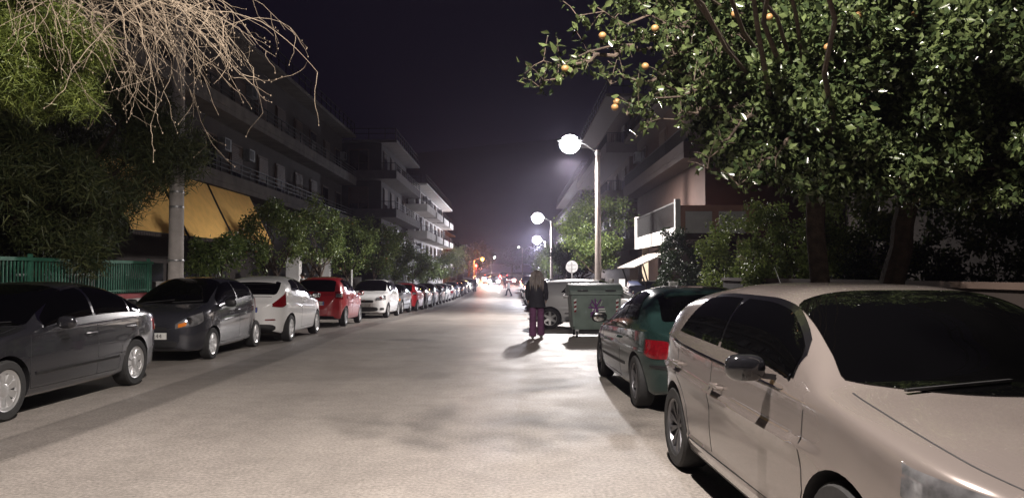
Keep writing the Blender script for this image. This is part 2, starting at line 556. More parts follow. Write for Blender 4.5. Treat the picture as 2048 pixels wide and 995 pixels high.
    for sx in (-1, 1):
        xf0, xf1, lo, hi, dr = P['head']
        m_ = MB(); m_.patch(G(band(xf0, xf1, pchip(lo), pchip(hi), dr, sx, False)), .007, .014, (0, .9+yo, .6)); hl = m_.build('headlight', lens_m, root)
        m_ = MB()
        cxf = xf0+(xf1-xf0)*.55; zc = (pchip(lo)(.5)+pchip(hi)(.5))/2; p = S.front(cxf*S.hw(dr, zc), zc)
        m_.lathe([(.035, -.004), (.062, -.006), (.066, .01), (.05, .016)], (sx*p[0], p[1]+yo-.012, zc), 'y', 18); m_.build('reflector_ring', chrome, hl)
        if P.get('indicator'):
            xf0, xf1, lo, hi, dr = P['indicator']
            m_ = MB(); m_.patch(G(band(xf0, xf1, pchip(lo), pchip(hi), dr, sx, False)), .012, .014, (0, .9+yo, .6)); m_.build('indicator', orange_lens, hl)
        xf0, xf1, lo, hi, dr = P['tail']
        m_ = MB(); m_.patch(G(band(xf0, xf1, pchip(lo), pchip(hi), dr, sx, True)), .009, .014, (0, L-.9+yo, .6)); tl = m_.build('taillight', P.get('tail_mat') or red_lens, root)
        if P.get('tail2'):
            xf0, xf1, lo, hi, dr = P['tail2']
            m_ = MB(); m_.patch(G(band(xf0, xf1, pchip(lo), pchip(hi), dr, sx, True)), .014, .014, (0, L-.9+yo, .6)); m_.build('clear_lens', lens_m, tl)
        # mirror
        my, mz = P['mirror']; mw = S.hw(my, S.B(my)-.02)
        m_ = MB(); m_.ellipsoid((sx*(mw+.135), my+yo, mz), (.105, .055, .072), 18, 12, e=.72)
        m_.beam((sx*(mw-.02), my+yo, mz-.05), (sx*(mw+.09), my+yo, mz-.035), .05, .03)
        mo = m_.build('wing_mirror', P.get('mirror_mat') or paint, root)
        m_ = MB(); m_.ellipsoid((sx*(mw+.135), my+yo+.047, mz), (.088, .012, .056), 16, 8, e=.72); m_.build('mirror_glass', chrome, mo)
        for (hy, hz) in P['handles']:
            x = S.hw(hy, hz)
            m_ = MB(); m_.tube([(sx*(x-.004), hy-.09+yo, hz), (sx*(x+.026), hy-.07+yo, hz+.004), (sx*(x+.028), hy+.07+yo, hz+.006), (sx*(x-.004), hy+.09+yo, hz)], .013, 8)
            m_.build('door_handle', P.get('handle_mat') or paint, root)
    # front and rear furniture seen straight on: (name, x0,x1,z0,z1,material,rear)
    for (nm, x0, x1, z0, z1, mt, rear, off) in P.get('facia', ()):
        rows = []
        ang = (x1-x0)*.5; cx = (x0+x1)/2
        for t in np.linspace(-1, 1, 26):
            f = max(0, 1-abs(t)**6)**.5; zc = (z0+z1)/2; hz = (z1-z0)/2*(.35+.65*f)
            rows.append([S.front(cx+ang*t, z, rear) for z in np.linspace(zc-hz, zc+hz, 8)])
        m_ = MB(); m_.patch(G(rows), off, off+.006, (0, (L-.9 if rear else .9)+yo, (z0+z1)/2)); m_.build(nm, mt, root)
    fz, rz = P['plates']; txt = P.get('plate_text')
    for rear, z in ((False, fz), (True, rz)):
        if z is None: continue
        px = P.get('plate_x', 0)
        p = S.front(px, z, rear); s_ = 1 if rear else -1
        q1 = S.front(px+.22, z, rear)[1]; yy = p[1]+s_*.012
        m_ = MB().box(px-.26, px+.26, yy+yo-.008, yy+yo+.008, z-.056, z+.056); m_.box(px-.265, px+.265, yy+yo-s_*.012-.004, yy+yo-s_*.012+.004, z-.061, z+.061, 1)
        pl = m_.build('licence_plate', [plate_m, black], root, smooth=False)
        if txt:
            text_mesh('plate_lettering', txt, .098, black, pl, (px, yy+yo+s_*.0095, z-.002), (R(90), 0, R(180) if rear else 0), 1.05)
            MB().box(px-.258, px-.225, yy+yo+s_*.0092-.001, yy+yo+s_*.0092+.001, z-.052, z+.052).build('plate_band', mat('plate_blue', (.01,.04,.3), .4), pl, smooth=False)
    if P.get('badge'):
        for rear, z, rr in P['badge']:
            p = S.front(0, z, rear); s_ = 1 if rear else -1
            MB().lathe([(rr*.6, -.004), (rr, -.004), (rr, .006), (rr*.75, .012), (rr*.6, .004)], (0, p[1]+yo+s_*.006, z), 'y', 20).build('badge', chrome, root)
    if P.get('aerial'):
        y = P['aerial']; p = S.top(y, 0)
        MB().tube([(0, y+yo, p[2]-.01), (0, y+.16+yo, p[2]+.17)], [.006, .002], 6).build('aerial', black, root)
    # wheels
    first = None
    ww = P.get('ww', .2)
    for i, wy in enumerate(wys):
        for sx in (1, -1):
            st = P.get('steer', 0) if i == 0 else 0
            w_ = wheel_parts(root, sx*(S.Wm-ww/2-.018), wy+yo, r, ww, sx, P.get('spokes', 5), P.get('rim', alloy), P.get('wstyle', 'alloy'), st, first)
            if first is None: first = w_
    return root

def car_copy(proto, x, y, rz, paint, label, group, name=None, cat='car', slope=True):
    c = copy_tree(proto)
    place_car(c, x, y, rz, label, group, name, cat, slope)
    for ch in c.children:
        if ch.name.split('.')[0] in ('body',) and paint is not None:
            ch.material_slots[0].link = 'OBJECT'; ch.material_slots[0].material = paint
        elif ch.name.split('.')[0] in ('wing_mirror', 'door_handle', 'spoiler') and paint is not None and ch.material_slots[0].material is not black:
            ch.material_slots[0].link = 'OBJECT'; ch.material_slots[0].material = paint
    return c

def place_car(c, x, y, rz, label, group, name=None, cat='car', slope=True):
    g = ground_h(y)+.004
    sl = (ground_h(y+1)-ground_h(y-1))/2 if slope else 0
    c.location = (x, y, g)
    c.rotation_euler = (math.atan(sl)*math.cos(rz), -math.atan(sl)*math.sin(rz)*-1, rz)
    if name: c.name = name
    tag(c, label, cat, group)
def paint(name, c, metal=.0, rough=.3, coat=1., var=.04):
    return mat('paint_'+name, c, rough, metal, coat, var=var, scale=3, rvar=.015)
p_grey = paint('dark_grey', (.020,.020,.024), .25, .24)
p_slate = paint('slate', (.040,.041,.050), .4, .26)
p_white = paint('white', (.74,.74,.73))
p_red = paint('red', (.36,.012,.018))
p_green = paint('dark_green', (.016,.038,.035), .3, .24)
p_beige = paint('pearl', (.235,.203,.187), .45, .2)
p_silver = paint('silver', (.40,.41,.43), .6, .34)
p_pale = paint('pale_silver', (.56,.56,.56), .15, .3)
p_blue = paint('blue', (.02,.035,.10), .4)
p_lblue = paint('light_blue', (.22,.26,.34), .5)
p_black = paint('black', (.010,.010,.012), .1)
p_maroon = paint('maroon', (.09,.01,.015), .2)

C0 = dict(  # compact hatchback, near right
 shape=dict(L=4.3, W=1.80, k=.30, nf=9.5, nr=9,
  H=[(0,.55),(.03,.68),(.1,.77),(.35,.86),(.8,.955),(1.02,.995),(1.13,1.025),(1.36,1.18),(1.62,1.34),(1.84,1.425),(2.2,1.46),(2.85,1.465),(3.3,1.435),(3.75,1.36),(3.9,1.28),(4.1,1.06),(4.18,.94),(4.27,.68),(4.3,.5)],
  B=[(0,.5),(.1,.7),(.5,.80),(1.1,.905),(1.5,.93),(2.6,.955),(3.4,.99),(3.9,1.04),(4.3,.9)],
  zl=[(0,.30),(.15,.2),(.6,.19),(3.7,.19),(4.1,.25),(4.3,.34)],
  creases=[(pchip([(.9,.70),(2.5,.735),(4.2,.80)]), .026, .12, 1.0, 4.25), (pchip([(.9,.30),(4.2,.34)]), .02, .10, 1.1, 3.3)]),
 NL=34, NU=16, wr=.315, wy=(.87,3.50), ww=.215, spokes=10, wstyle='twin', rim=dalloy, lowtrim=lambda x, y, z: z < .235,
 dlo_top=.105, dlo_bot=.022, windows=[(1.44,2.52),(2.57,3.54)], dlo_trim=chrome, dlo_clip=[(3.55,1.0,1)],
 bow=.20, wscreen=(1.14,1.86,.85), rglass=(3.82,4.12,.80),
 head=(.52,.985,[(0,.62),(1,.70)],[(0,.70),(.5,.78),(1,.82)],.55),
 tail=(.50,.99,[(0,.80),(1,.80)],[(0,.95),(1,.93)],.45),
 mirror=(1.60,1.03), mirror_mat=gloss_black, handles=[(2.40,.80),(3.32,.84)],
 seams=[[(1.28,.30),(1.20,.5),(1.22,.88)],[(2.56,.30),(2.56,.94)],[(3.40,.95),(3.36,.75),(3.12,.55),(3.08,.30)],[(1.22,.33),(3.08,.33)]],
 hoodlines=[(.1,1.05,.86)], topseams=[],
 facia=[('grille',-.42,.42,.48,.60,black,False,.01),('air_intake',-.6,.6,.26,.38,black,False,.01)],
 plates=(.42,.72), badge=[(False,.64,.055)], aerial=3.5)

CS = dict(  # saloon, near left
 shape=dict(L=4.55, W=1.77, k=.31, nf=9.5, nr=8,
  H=[(0,.5),(.04,.66),(.15,.74),(.5,.83),(1.1,.93),(1.3,.98),(1.6,1.15),(1.95,1.325),(2.3,1.41),(2.65,1.43),(3.05,1.395),(3.4,1.30),(3.75,1.13),(4.0,1.02),(4.2,.985),(4.4,.965),(4.49,.88),(4.54,.62),(4.55,.5)],
  B=[(0,.5),(.15,.68),(.6,.80),(1.2,.875),(2,.905),(3.2,.935),(3.8,.955),(4.2,.93),(4.55,.8)],
  zl=[(0,.30),(.15,.2),(.6,.19),(4.0,.2),(4.35,.25),(4.55,.34)],
  creases=[(pchip([(0,.45),(4.55,.47)]), .010, .03, .1, 4.5)]),
 NL=26, NU=14, wr=.315, wy=(.86,3.51), ww=.21, spokes=9, wstyle='cover',
 dlo_top=.075, windows=[(1.50,2.50),(2.56,3.36),(3.41,3.66)], dlo_trim=chrome,
 wscreen=(1.28,2.18,.88), rglass=(3.28,3.95,.84),
 head=(.50,.985,[(0,.56),(1,.60)],[(0,.68),(1,.74)],.5), indicator=(.88,.988,[(0,.58),(1,.60)],[(0,.66),(1,.72)],.5),
 tail=(.52,.985,[(0,.70),(1,.72)],[(0,.90),(1,.88)],.5),
 mirror=(1.66,.975), mirror_mat=None, handles=[(2.38,.80),(3.34,.82)], rim=alloy,
 seams=[[(1.25,.28),(1.2,.5),(1.24,.86)],[(2.53,.28),(2.53,.90)],[(3.62,.93),(3.45,.75),(3.12,.6),(3.05,.28)],[(1.25,.28),(3.05,.28)]],
 mould=[([(1.3,.44),(3.02,.45)],.03)], hoodlines=[(.1,1.22,.84)], topseams=[(4.03,.8),(1.25,.9)],
 facia=[('grille',-.30,.30,.42,.66,black,False,.012),('air_intake',-.6,.6,.24,.34,black,False,.01)],
 plates=(.42,.74), badge=[(False,.60,.05)])

CA = dict(  # tiny city hatchback, dark grey
 shape=dict(L=3.42, W=1.63, k=.28, nf=8.5, nr=9,
  H=[(0,.52),(.03,.68),(.12,.80),(.4,.92),(.72,1.0),(1.0,1.16),(1.35,1.35),(1.7,1.45),(2.1,1.47),(2.6,1.44),(2.95,1.35),(3.15,1.18),(3.3,.95),(3.39,.62),(3.42,.5)],
  B=[(0,.5),(.2,.72),(.6,.84),(1.2,.89),(2,.93),(2.7,1.0),(3.1,1.02),(3.42,.8)],
  zl=[(0,.28),(.15,.19),(.5,.19),(3.0,.19),(3.25,.25),(3.42,.34)],
  creases=[(pchip([(0,.62),(3.4,.78)]), .012, .05, .9, 3.2)]),
 NL=24, wr=.28, wy=(.70,3.04), ww=.175, spokes=8, wstyle='cover',
 dlo_top=.10, windows=[(1.02,1.98),(2.04,2.82)], dlo_trim=None,
 wscreen=(.76,1.62,.88), rglass=(2.98,3.25,.80),
 head=(.50,.98,[(0,.58),(.5,.62),(1,.72)],[(0,.66),(.4,.79),(1,.86)],.42), indicator=(.56,.72,[(0,.60),(1,.64)],[(0,.66),(1,.71)],.42),
 tail=(.66,.985,[(0,.78),(1,.78)],[(0,1.0),(1,1.02)],.35),
 mirror=(1.18,.985), mirror_mat=black, handles=[(1.88,.83),(2.72,.88)],
 seams=[[(.98,.28),(.95,.5),(1.0,.88)],[(2.0,.28),(2.0,.92)],[(2.85,.98),(2.72,.8),(2.6,.6),(2.55,.28)],[(1.0,.28),(2.55,.28)]],
 hoodlines=[(.12,.7,.80)], topseams=[(.735,.88)],
 facia=[('grille',-.26,.26,.55,.61,black,False,.01),('air_intake',-.42,.42,.26,.38,black,False,.01)],
 plates=(.46,.66), plate_x=0, plate_text='EB 8244', badge=[(False,.66,.05)])

CF = dict(  # white three-door supermini seen from behind
 shape=dict(L=3.95, W=1.72, k=.30, nf=8.5, nr=8,
  H=[(0,.5),(.04,.66),(.15,.76),(.5,.88),(1.0,1.0),(1.35,1.2),(1.75,1.40),(2.1,1.47),(2.5,1.48),(3.0,1.44),(3.35,1.37),(3.55,1.22),(3.72,1.04),(3.82,.92),(3.90,.84),(3.94,.62),(3.95,.5)],
  B=[(0,.5),(.2,.72),(.8,.85),(1.3,.91),(2.2,.97),(3.0,1.06),(3.5,1.12),(3.7,1.05),(3.95,.82)],
  zl=[(0,.28),(.15,.19),(.5,.19),(3.5,.2),(3.8,.26),(3.95,.34)],
  creases=[(pchip([(0,.66),(3.95,.86)]), .016, .06, 1.0, 3.8)]),
 NL=26, wr=.30, wy=(.80,3.27), ww=.195, spokes=7, wstyle='cover',
 dlo_top=.09, windows=[(1.38,2.38),(2.44,3.15)], dlo_clip=[(3.2,1.0,1)],
 wscreen=(1.03,1.95,.88), rglass=(3.36,3.70,.86),
 head=(.5,.985,[(0,.6),(1,.68)],[(0,.70),(1,.84)],.5),
 tail=(.70,.99,[(0,.80),(.5,.78),(1,.86)],[(0,.86),(.55,1.02),(1,1.12)],.42),
 mirror=(1.50,1.0), mirror_mat=black, handles=[(2.28,.86)],
 seams=[[(1.22,.28),(1.18,.5),(1.24,.88)],[(2.42,.28),(2.42,.97)],[(1.22,.28),(2.42,.28)]],
 hoodlines=[(.1,1.0,.84)], topseams=[(3.74,.78)], rwiper=((-.02,1.05),(.28,1.12)), spoiler=(3.34,.72,.13,.02),
 facia=[('grille',-.35,.35,.52,.60,black,False,.01),('diffuser',-.62,.62,.26,.42,black,True,.012),('fog_reflector',.42,.62,.50,.53,red_lens,True,.014),('fog_reflector',-.62,-.42,.50,.53,red_lens,True,.014)],
 plates=(.42,.73), plate_text='YZE 4037', badge=[(True,.86,.045)])

CR = dict(  # red five-door small hatch seen from behind
 shape=dict(L=3.75, W=1.66, k=.28, nf=8.5, nr=10,
  H=[(0,.5),(.04,.66),(.15,.78),(.5,.90),(.95,1.01),(1.3,1.22),(1.65,1.42),(2.0,1.50),(2.5,1.51),(3.0,1.47),(3.25,1.41),(3.42,1.25),(3.55,1.03),(3.66,.86),(3.73,.62),(3.75,.5)],
  B=[(0,.5),(.2,.74),(.8,.87),(1.3,.92),(2.2,.95),(3.0,.99),(3.4,1.0),(3.75,.8)],
  zl=[(0,.28),(.15,.2),(.5,.2),(3.3,.21),(3.6,.26),(3.75,.34)], creases=[(.62,.012,.05,.9,3.5)]),
 NL=20, wr=.29, wy=(.76,3.14), ww=.185, spokes=6, wstyle='cover', rim=steel,
 dlo_top=.095, windows=[(1.32,2.22),(2.28,3.05)],
 wscreen=(.99,1.85,.88), rglass=(3.27,3.54,.80),
 head=(.5,.985,[(0,.6),(1,.68)],[(0,.72),(1,.86)],.5),
 tail=(.74,.99,[(0,.84),(1,.82)],[(0,1.04),(1,1.05)],.35), tail2=(.78,.97,[(0,.88),(1,.88)],[(0,.98),(1,.98)],.35),
 mirror=(1.42,.99), mirror_mat=None, handles=[(2.12,.84),(2.98,.87)],
 seams=[[(1.18,.28),(1.15,.5),(1.2,.9)],[(2.25,.28),(2.25,.95)],[(3.05,.96),(2.9,.75),(2.75,.5),(2.7,.28)],[(1.18,.28),(2.7,.28)]],
 hoodlines=[(.1,.93,.82)], topseams=[(3.60,.8)], rwiper=((-.02,1.03),(.27,1.10)),
 facia=[('grille',-.35,.35,.52,.60,black,False,.01),('diffuser',-.55,.55,.26,.33,black,True,.012)],
 plates=(.42,.70), plate_text='YBT 3562', badge=[(True,.92,.04)])

CM = dict(  # white small hatch seen from the front
 shape=dict(L=3.80, W=1.665, k=.27, nf=9, nr=9,
  H=[(0,.52),(.03,.68),(.1,.80),(.35,.93),(.75,1.01),(.98,1.06),(1.3,1.27),(1.62,1.44),(1.95,1.51),(2.4,1.52),(2.9,1.47),(3.25,1.38),(3.5,1.2),(3.66,.97),(3.77,.62),(3.8,.5)],
  B=[(0,.5),(.15,.74),(.6,.88),(1.2,.94),(2,.96),(3.0,1.0),(3.4,1.02),(3.8,.8)],
  zl=[(0,.28),(.15,.2),(.5,.2),(3.3,.2),(3.6,.26),(3.8,.34)], creases=[(.66,.014,.05,.9,3.5)]),
 NL=24, wr=.29, wy=(.76,3.21), ww=.185, spokes=7, wstyle='cover',
 dlo_top=.095, windows=[(1.28,2.22),(2.28,3.08)],
 wscreen=(1.02,1.82,.88), rglass=(3.3,3.6,.8),
 head=(.56,.985,[(0,.68),(1,.72)],[(0,.78),(.5,.86),(1,.90)],.45),
 tail=(.72,.99,[(0,.78),(1,.78)],[(0,.98),(1,1.0)],.35),
 mirror=(1.42,1.0), mirror_mat=None, handles=[(2.12,.84),(2.98,.87)],
 seams=[[(1.18,.28),(1.15,.5),(1.2,.9)],[(2.25,.28),(2.25,.95)],[(3.05,.97),(2.9,.75),(2.75,.5),(2.7,.28)],[(1.18,.28),(2.7,.28)]],
 hoodlines=[(.12,.96,.80)], topseams=[(1.0,.88)],
 facia=[('grille',-.36,.36,.60,.70,black,False,.012),('air_intake',-.52,.52,.27,.44,black,False,.012),('fog_lamp',.60,.72,.32,.41,black,False,.012),('fog_lamp',-.72,-.60,.32,.41,black,False,.012)],
 plates=(.50,.70), plate_text='ZKO 6158', badge=[(False,.665,.055)])

CG = dict(  # dark green three-door hatch seen from behind
 shape=dict(L=4.2, W=1.70, k=.34, nf=9, nr=8,
  H=[(0,.46),(.04,.58),(.2,.66),(.6,.76),(1.1,.85),(1.35,.90),(1.7,1.10),(2.05,1.27),(2.4,1.36),(2.8,1.38),(3.25,1.35),(3.5,1.28),(3.75,1.08),(3.92,.94),(4.05,.88),(4.14,.80),(4.18,.6),(4.2,.48)],
  B=[(0,.45),(.2,.60),(.8,.74),(1.3,.81),(2.2,.85),(3.2,.89),(3.8,.90),(4.2,.78)],
  zl=[(0,.26),(.15,.18),(.5,.18),(3.8,.19),(4.05,.24),(4.2,.32)], creases=[(pchip([(0,.60),(4.2,.66)]),.012,.05,.3,4.0)]),
 NL=26, NU=12, wr=.295, wy=(.82,3.44), ww=.19, spokes=6, wstyle='alloy', rim=dalloy,
 dlo_top=.075, windows=[(1.48,2.55),(2.61,3.40)], dlo_clip=[(3.42,1.1,1)],
 wscreen=(1.33,2.15,.88), rglass=(3.43,3.84,.83),
 head=(.5,.985,[(0,.52),(1,.54)],[(0,.60),(1,.66)],.5),
 tail=(.50,.985,[(0,.62),(.6,.60),(1,.64)],[(0,.74),(.5,.80),(1,.80)],.45),
 mirror=(1.66,.93), mirror_mat=black, handles=[(2.50,.73)],
 seams=[[(1.22,.26),(1.2,.5),(1.24,.80)],[(2.58,.26),(2.58,.85)],[(1.22,.26),(2.58,.26)]],
 mould=[([(.2,.42),(.5,.42)],.03),([(1.25,.42),(2.9,.44)],.035)], hoodlines=[(.1,1.25,.84)], topseams=[(3.95,.8)],
 rwiper=((-.05,.93),(-.48,1.16)), spoiler=(3.36,.74,.16,.03),
 facia=[('grille',-.4,.4,.46,.53,black,False,.01),('bumper_moulding',-.74,.74,.50,.535,black,True,.016)],
 plates=(.36,.66), badge=[(True,.76,.04)], aerial=2.2)

CC = dict(  # silver three-door hatch parked across the kerb, seen from the side
 shape=dict(L=4.15, W=1.70, k=.30, nf=9, nr=10,
  H=[(0,.5),(.04,.62),(.2,.72),(.6,.84),(1.05,.94),(1.25,.99),(1.6,1.18),(1.95,1.34),(2.3,1.41),(2.8,1.42),(3.3,1.395),(3.72,1.34),(3.86,1.22),(4.0,.98),(4.08,.86),(4.14,.62),(4.15,.5)],
  B=[(0,.5),(.2,.66),(.8,.80),(1.3,.88),(2.2,.92),(3.2,.95),(3.8,.97),(4.15,.8)],
  zl=[(0,.28),(.15,.2),(.5,.19),(3.7,.2),(4.0,.25),(4.15,.32)], creases=[(.58,.012,.05,.3,4.0)]),
 NL=24, NU=12, wr=.30, wy=(.82,3.48), ww=.19, spokes=6, wstyle='alloy', rim=alloy,
 dlo_top=.085, windows=[(1.42,2.42),(2.48,3.18)], dlo_clip=[(3.22,1.1,1)],
 wscreen=(1.22,2.1,.88), rglass=(3.76,3.98,.8),
 head=(.5,.985,[(0,.54),(1,.58)],[(0,.64),(1,.72)],.5),
 tail=(.74,.99,[(0,.74),(1,.74)],[(0,1.0),(1,1.0)],.30),
 mirror=(1.58,.97), mirror_mat=None, handles=[(2.34,.80)],
 seams=[[(1.2,.28),(1.18,.5),(1.2,.86)],[(2.46,.28),(2.46,.92)],[(1.2,.28),(2.46,.28)]],
 mould=[([(1.25,.44),(3.05,.45)],.03)], hoodlines=[(.1,1.15,.84)], topseams=[(1.2,.88)],
 facia=[('grille',-.4,.4,.50,.57,black,False,.01)], plates=(.38,.66), badge=[])
# ---------------------------------------------------------------- ground, road, pavements, hill
def strip_mesh(name, x0, x1, y0, y1, dz, m, thick=0., step=2., nx=1, kind='structure'):
    ys = np.arange(y0, y1+.001, step) if y1-y0 > step else np.array([y0, y1])
    if ys[-1] < y1: ys = np.append(ys, y1)
    mb = MB(); xs = np.linspace(x0, x1, nx+1)
    if thick == 0:
        n = len(xs)
        for y in ys: mb.v += [(x, y, ground_h(y)+dz) for x in xs]
        for i in range(len(ys)-1):
            for j in range(nx):
                mb.f.append((i*n+j, i*n+j+1, (i+1)*n+j+1, (i+1)*n+j)); mb.m.append(0)
    else:
        mb.loft([[(x0, y, ground_h(y)+dz-thick), (x0, y, ground_h(y)+dz), (x1, y, ground_h(y)+dz), (x1, y, ground_h(y)+dz-thick)] for y in ys])
    o = mb.build(name, m, smooth=False)
    if kind: o['kind'] = kind
    return o

def road_material():
    m = bpy.data.materials.new('asphalt'); m.use_nodes = True; nt = m.node_tree; b = nt.nodes['Principled BSDF']
    N = nt.nodes.new; Lk = nt.links.new
    tc = N('ShaderNodeTexCoord'); sp = N('ShaderNodeSeparateXYZ'); Lk(tc.outputs['Object'], sp.inputs[0])
    def noise(scale, detail=5, vec=None):
        n = N('ShaderNodeTexNoise'); n.inputs['Scale'].default_value = scale; n.inputs['Detail'].default_value = detail
        Lk(vec or tc.outputs['Object'], n.inputs['Vector']); return n.outputs[0]
    def math_(op, a, b_, clamp=False):
        n = N('ShaderNodeMath'); n.operation = op; n.use_clamp = clamp
        for i, v in enumerate((a, b_)):
            if isinstance(v, (int, float)): n.inputs[i].default_value = v
            else: Lk(v, n.inputs[i])
        return n.outputs[0]
    def rng_(v, a, b_, c, d):
        n = N('ShaderNodeMapRange'); Lk(v, n.inputs[0])
        for i, q in enumerate((a, b_, c, d)): n.inputs[i+1].default_value = q
        return n.outputs[0]
    mp = N('ShaderNodeMapping'); mp.inputs['Scale'].default_value = (1, .12, 1); Lk(tc.outputs['Object'], mp.inputs[0])
    wob = math_('MULTIPLY', math_('SUBTRACT', noise(.6, 3, mp.outputs[0]), .5), .5)
    X = math_('ADD', sp.outputs[0], wob)
    # darker reinstated trench along the parking lane
    tr = math_('MULTIPLY', rng_(X, -5.02, -4.96, 0, 1), rng_(X, -4.42, -4.30, 1, 0))
    park = rng_(X, -5.0, -4.9, 1, 0)
    big = rng_(noise(.35, 4), .35, .65, .84, 1.12)
    streak = rng_(noise(.9, 4, mp.outputs[0]), .3, .7, .86, 1.12)
    fine = math_('MULTIPLY', rng_(noise(34, 5), .3, .7, .66, 1.34), rng_(noise(120, 2), .3, .7, .8, 1.2))
    med = rng_(noise(5, 6), .32, .68, .90, 1.08)
    v = math_('MULTIPLY', math_('MULTIPLY', math_('MULTIPLY', big, streak), med), fine)
    v = math_('MULTIPLY', v, math_('SUBTRACT', 1, math_('MULTIPLY', tr, .42)))
    v = math_('MULTIPLY', v, math_('SUBTRACT', 1, math_('MULTIPLY', park, .16)))
    # transverse joints and dark stains, each with its own shape
    wy = math_('ADD', sp.outputs[1], math_('MULTIPLY', math_('SUBTRACT', noise(.5, 3), .5), .7))
    for yc, w in ((14.3, .035), (24.2, .05), (33.5, .06), (47, .08), (61, .1)):
        d = math_('ABSOLUTE', math_('SUBTRACT', wy, yc), 0)
        v = math_('MULTIPLY', v, rng_(d, w*.6, w*1.3, .80, 1))
    for cx, cy, rx, ry, s_ in ((-2.55, 18.9, .62, .42, .62), (-1.2, 12.2, .25, .5, .82), (-3.2, 29, .9, 1.6, .85)):
        dx = math_('DIVIDE', math_('SUBTRACT', X, cx), rx); dy = math_('DIVIDE', math_('SUBTRACT', wy, cy), ry)
        d = math_('ADD', math_('MULTIPLY', dx, dx), math_('MULTIPLY', dy, dy))
        v = math_('MULTIPLY', v, rng_(d, .5, 1.25, s_, 1))
    vo = N('ShaderNodeTexVoronoi'); vo.feature = 'DISTANCE_TO_EDGE'; vo.inputs['Scale'].default_value = .16
    mw = N('ShaderNodeVectorMath'); mw.operation = 'ADD'; nn = N('ShaderNodeTexNoise'); nn.inputs['Scale'].default_value = .8; nn.inputs['Detail'].default_value = 5
    Lk(tc.outputs['Object'], nn.inputs['Vector']); Lk(tc.outputs['Object'], mw.inputs[0]); Lk(nn.outputs['Color'], mw.inputs[1]); Lk(mw.outputs[0], vo.inputs['Vector'])
    crack = rng_(vo.outputs['Distance'], .0015, .004, .74, 1)
    sc_ = N('ShaderNodeVectorMath'); sc_.operation = 'SCALE'; sc_.inputs[0].default_value = (.265, .240, .216); Lk(v, sc_.inputs['Scale'])
    Lk(sc_.outputs[0], b.inputs['Base Color'])
    Lk(rng_(noise(1.2, 4), .3, .7, .44, .60), b.inputs['Roughness'])
    bp = N('ShaderNodeBump'); bp.inputs['Strength'].default_value = .6; bp.inputs['Distance'].default_value = .008
    Lk(noise(140, 3), bp.inputs['Height']); Lk(bp.outputs[0], b.inputs['Normal'])
    return m
asphalt = road_material()
paving = mat('paving', (.17,.155,.145), .8, var=.3, scale=5, bump=.4, bscale=18)
kerb_m = mat('kerb_stone', (.24,.23,.21), .8, var=.25, scale=7)
soil = mat('dry_soil', (.055,.045,.035), .95, var=.35, scale=2, bump=.5)

strip_mesh('ground', -420, 420, -60, 700, -.05, soil, nx=6, step=4)
strip_mesh('road', -7.35, 3.15, -40, 420, 0, asphalt, step=2)
strip_mesh('left_kerb', -7.5, -7.35, -40, 300, .135, kerb_m, thick=.22)
strip_mesh('left_pavement', -9.55, -7.503, -40, 300, .13, paving, thick=.2)
strip_mesh('right_kerb', 3.15, 3.30, -40, 21.2, .135, kerb_m, thick=.22)
strip_mesh('right_pavement', 3.303, 5.4, -40, 21.2, .13, paving, thick=.2)
strip_mesh('right_kerb', 3.15, 3.30, 26.6, 300, .135, kerb_m, thick=.22)
strip_mesh('right_pavement', 3.303, 5.4, 26.6, 300, .13, paving, thick=.2)
strip_mesh('driveway', 3.15, 9.0, 21.2, 26.6, .004, paving, step=1)

def hill():
    mb = MB(); nx, ny = 70, 34
    xs = np.linspace(-1800, 1800, nx); ys = np.linspace(560, 1900, ny)
    rr = random.Random(3)
    ph = [(rr.uniform(.002, .02), rr.uniform(.002, .02), rr.uniform(0, 6), rr.uniform(.3, 1)) for _ in range(14)]
    for y in ys:
        for x in xs:
            t = (y-560)/900; base = 215*(1/(1+math.exp(-(t*8-3.5))))
            ridge = 1+.10*math.sin(x*.0022+.4)+.05*math.sin(x*.007)
            n = sum(a*math.sin(x*kx+y*ky+p) for kx, ky, p, a in ph)*2.2
            mb.v.append((x, y, 2+base*ridge+n*min(1, t*3)))
    for i in range(ny-1):
        for j in range(nx-1):
            mb.f.append((i*nx+j, i*nx+j+1, (i+1)*nx+j+1, (i+1)*nx+j)); mb.m.append(0)
    o = mb.build('hill', mat('hill_scrub', (.03,.035,.028), .95, var=.5, scale=.03, bump=.4, bscale=.2), angle=80); o['kind'] = 'structure'
hill()

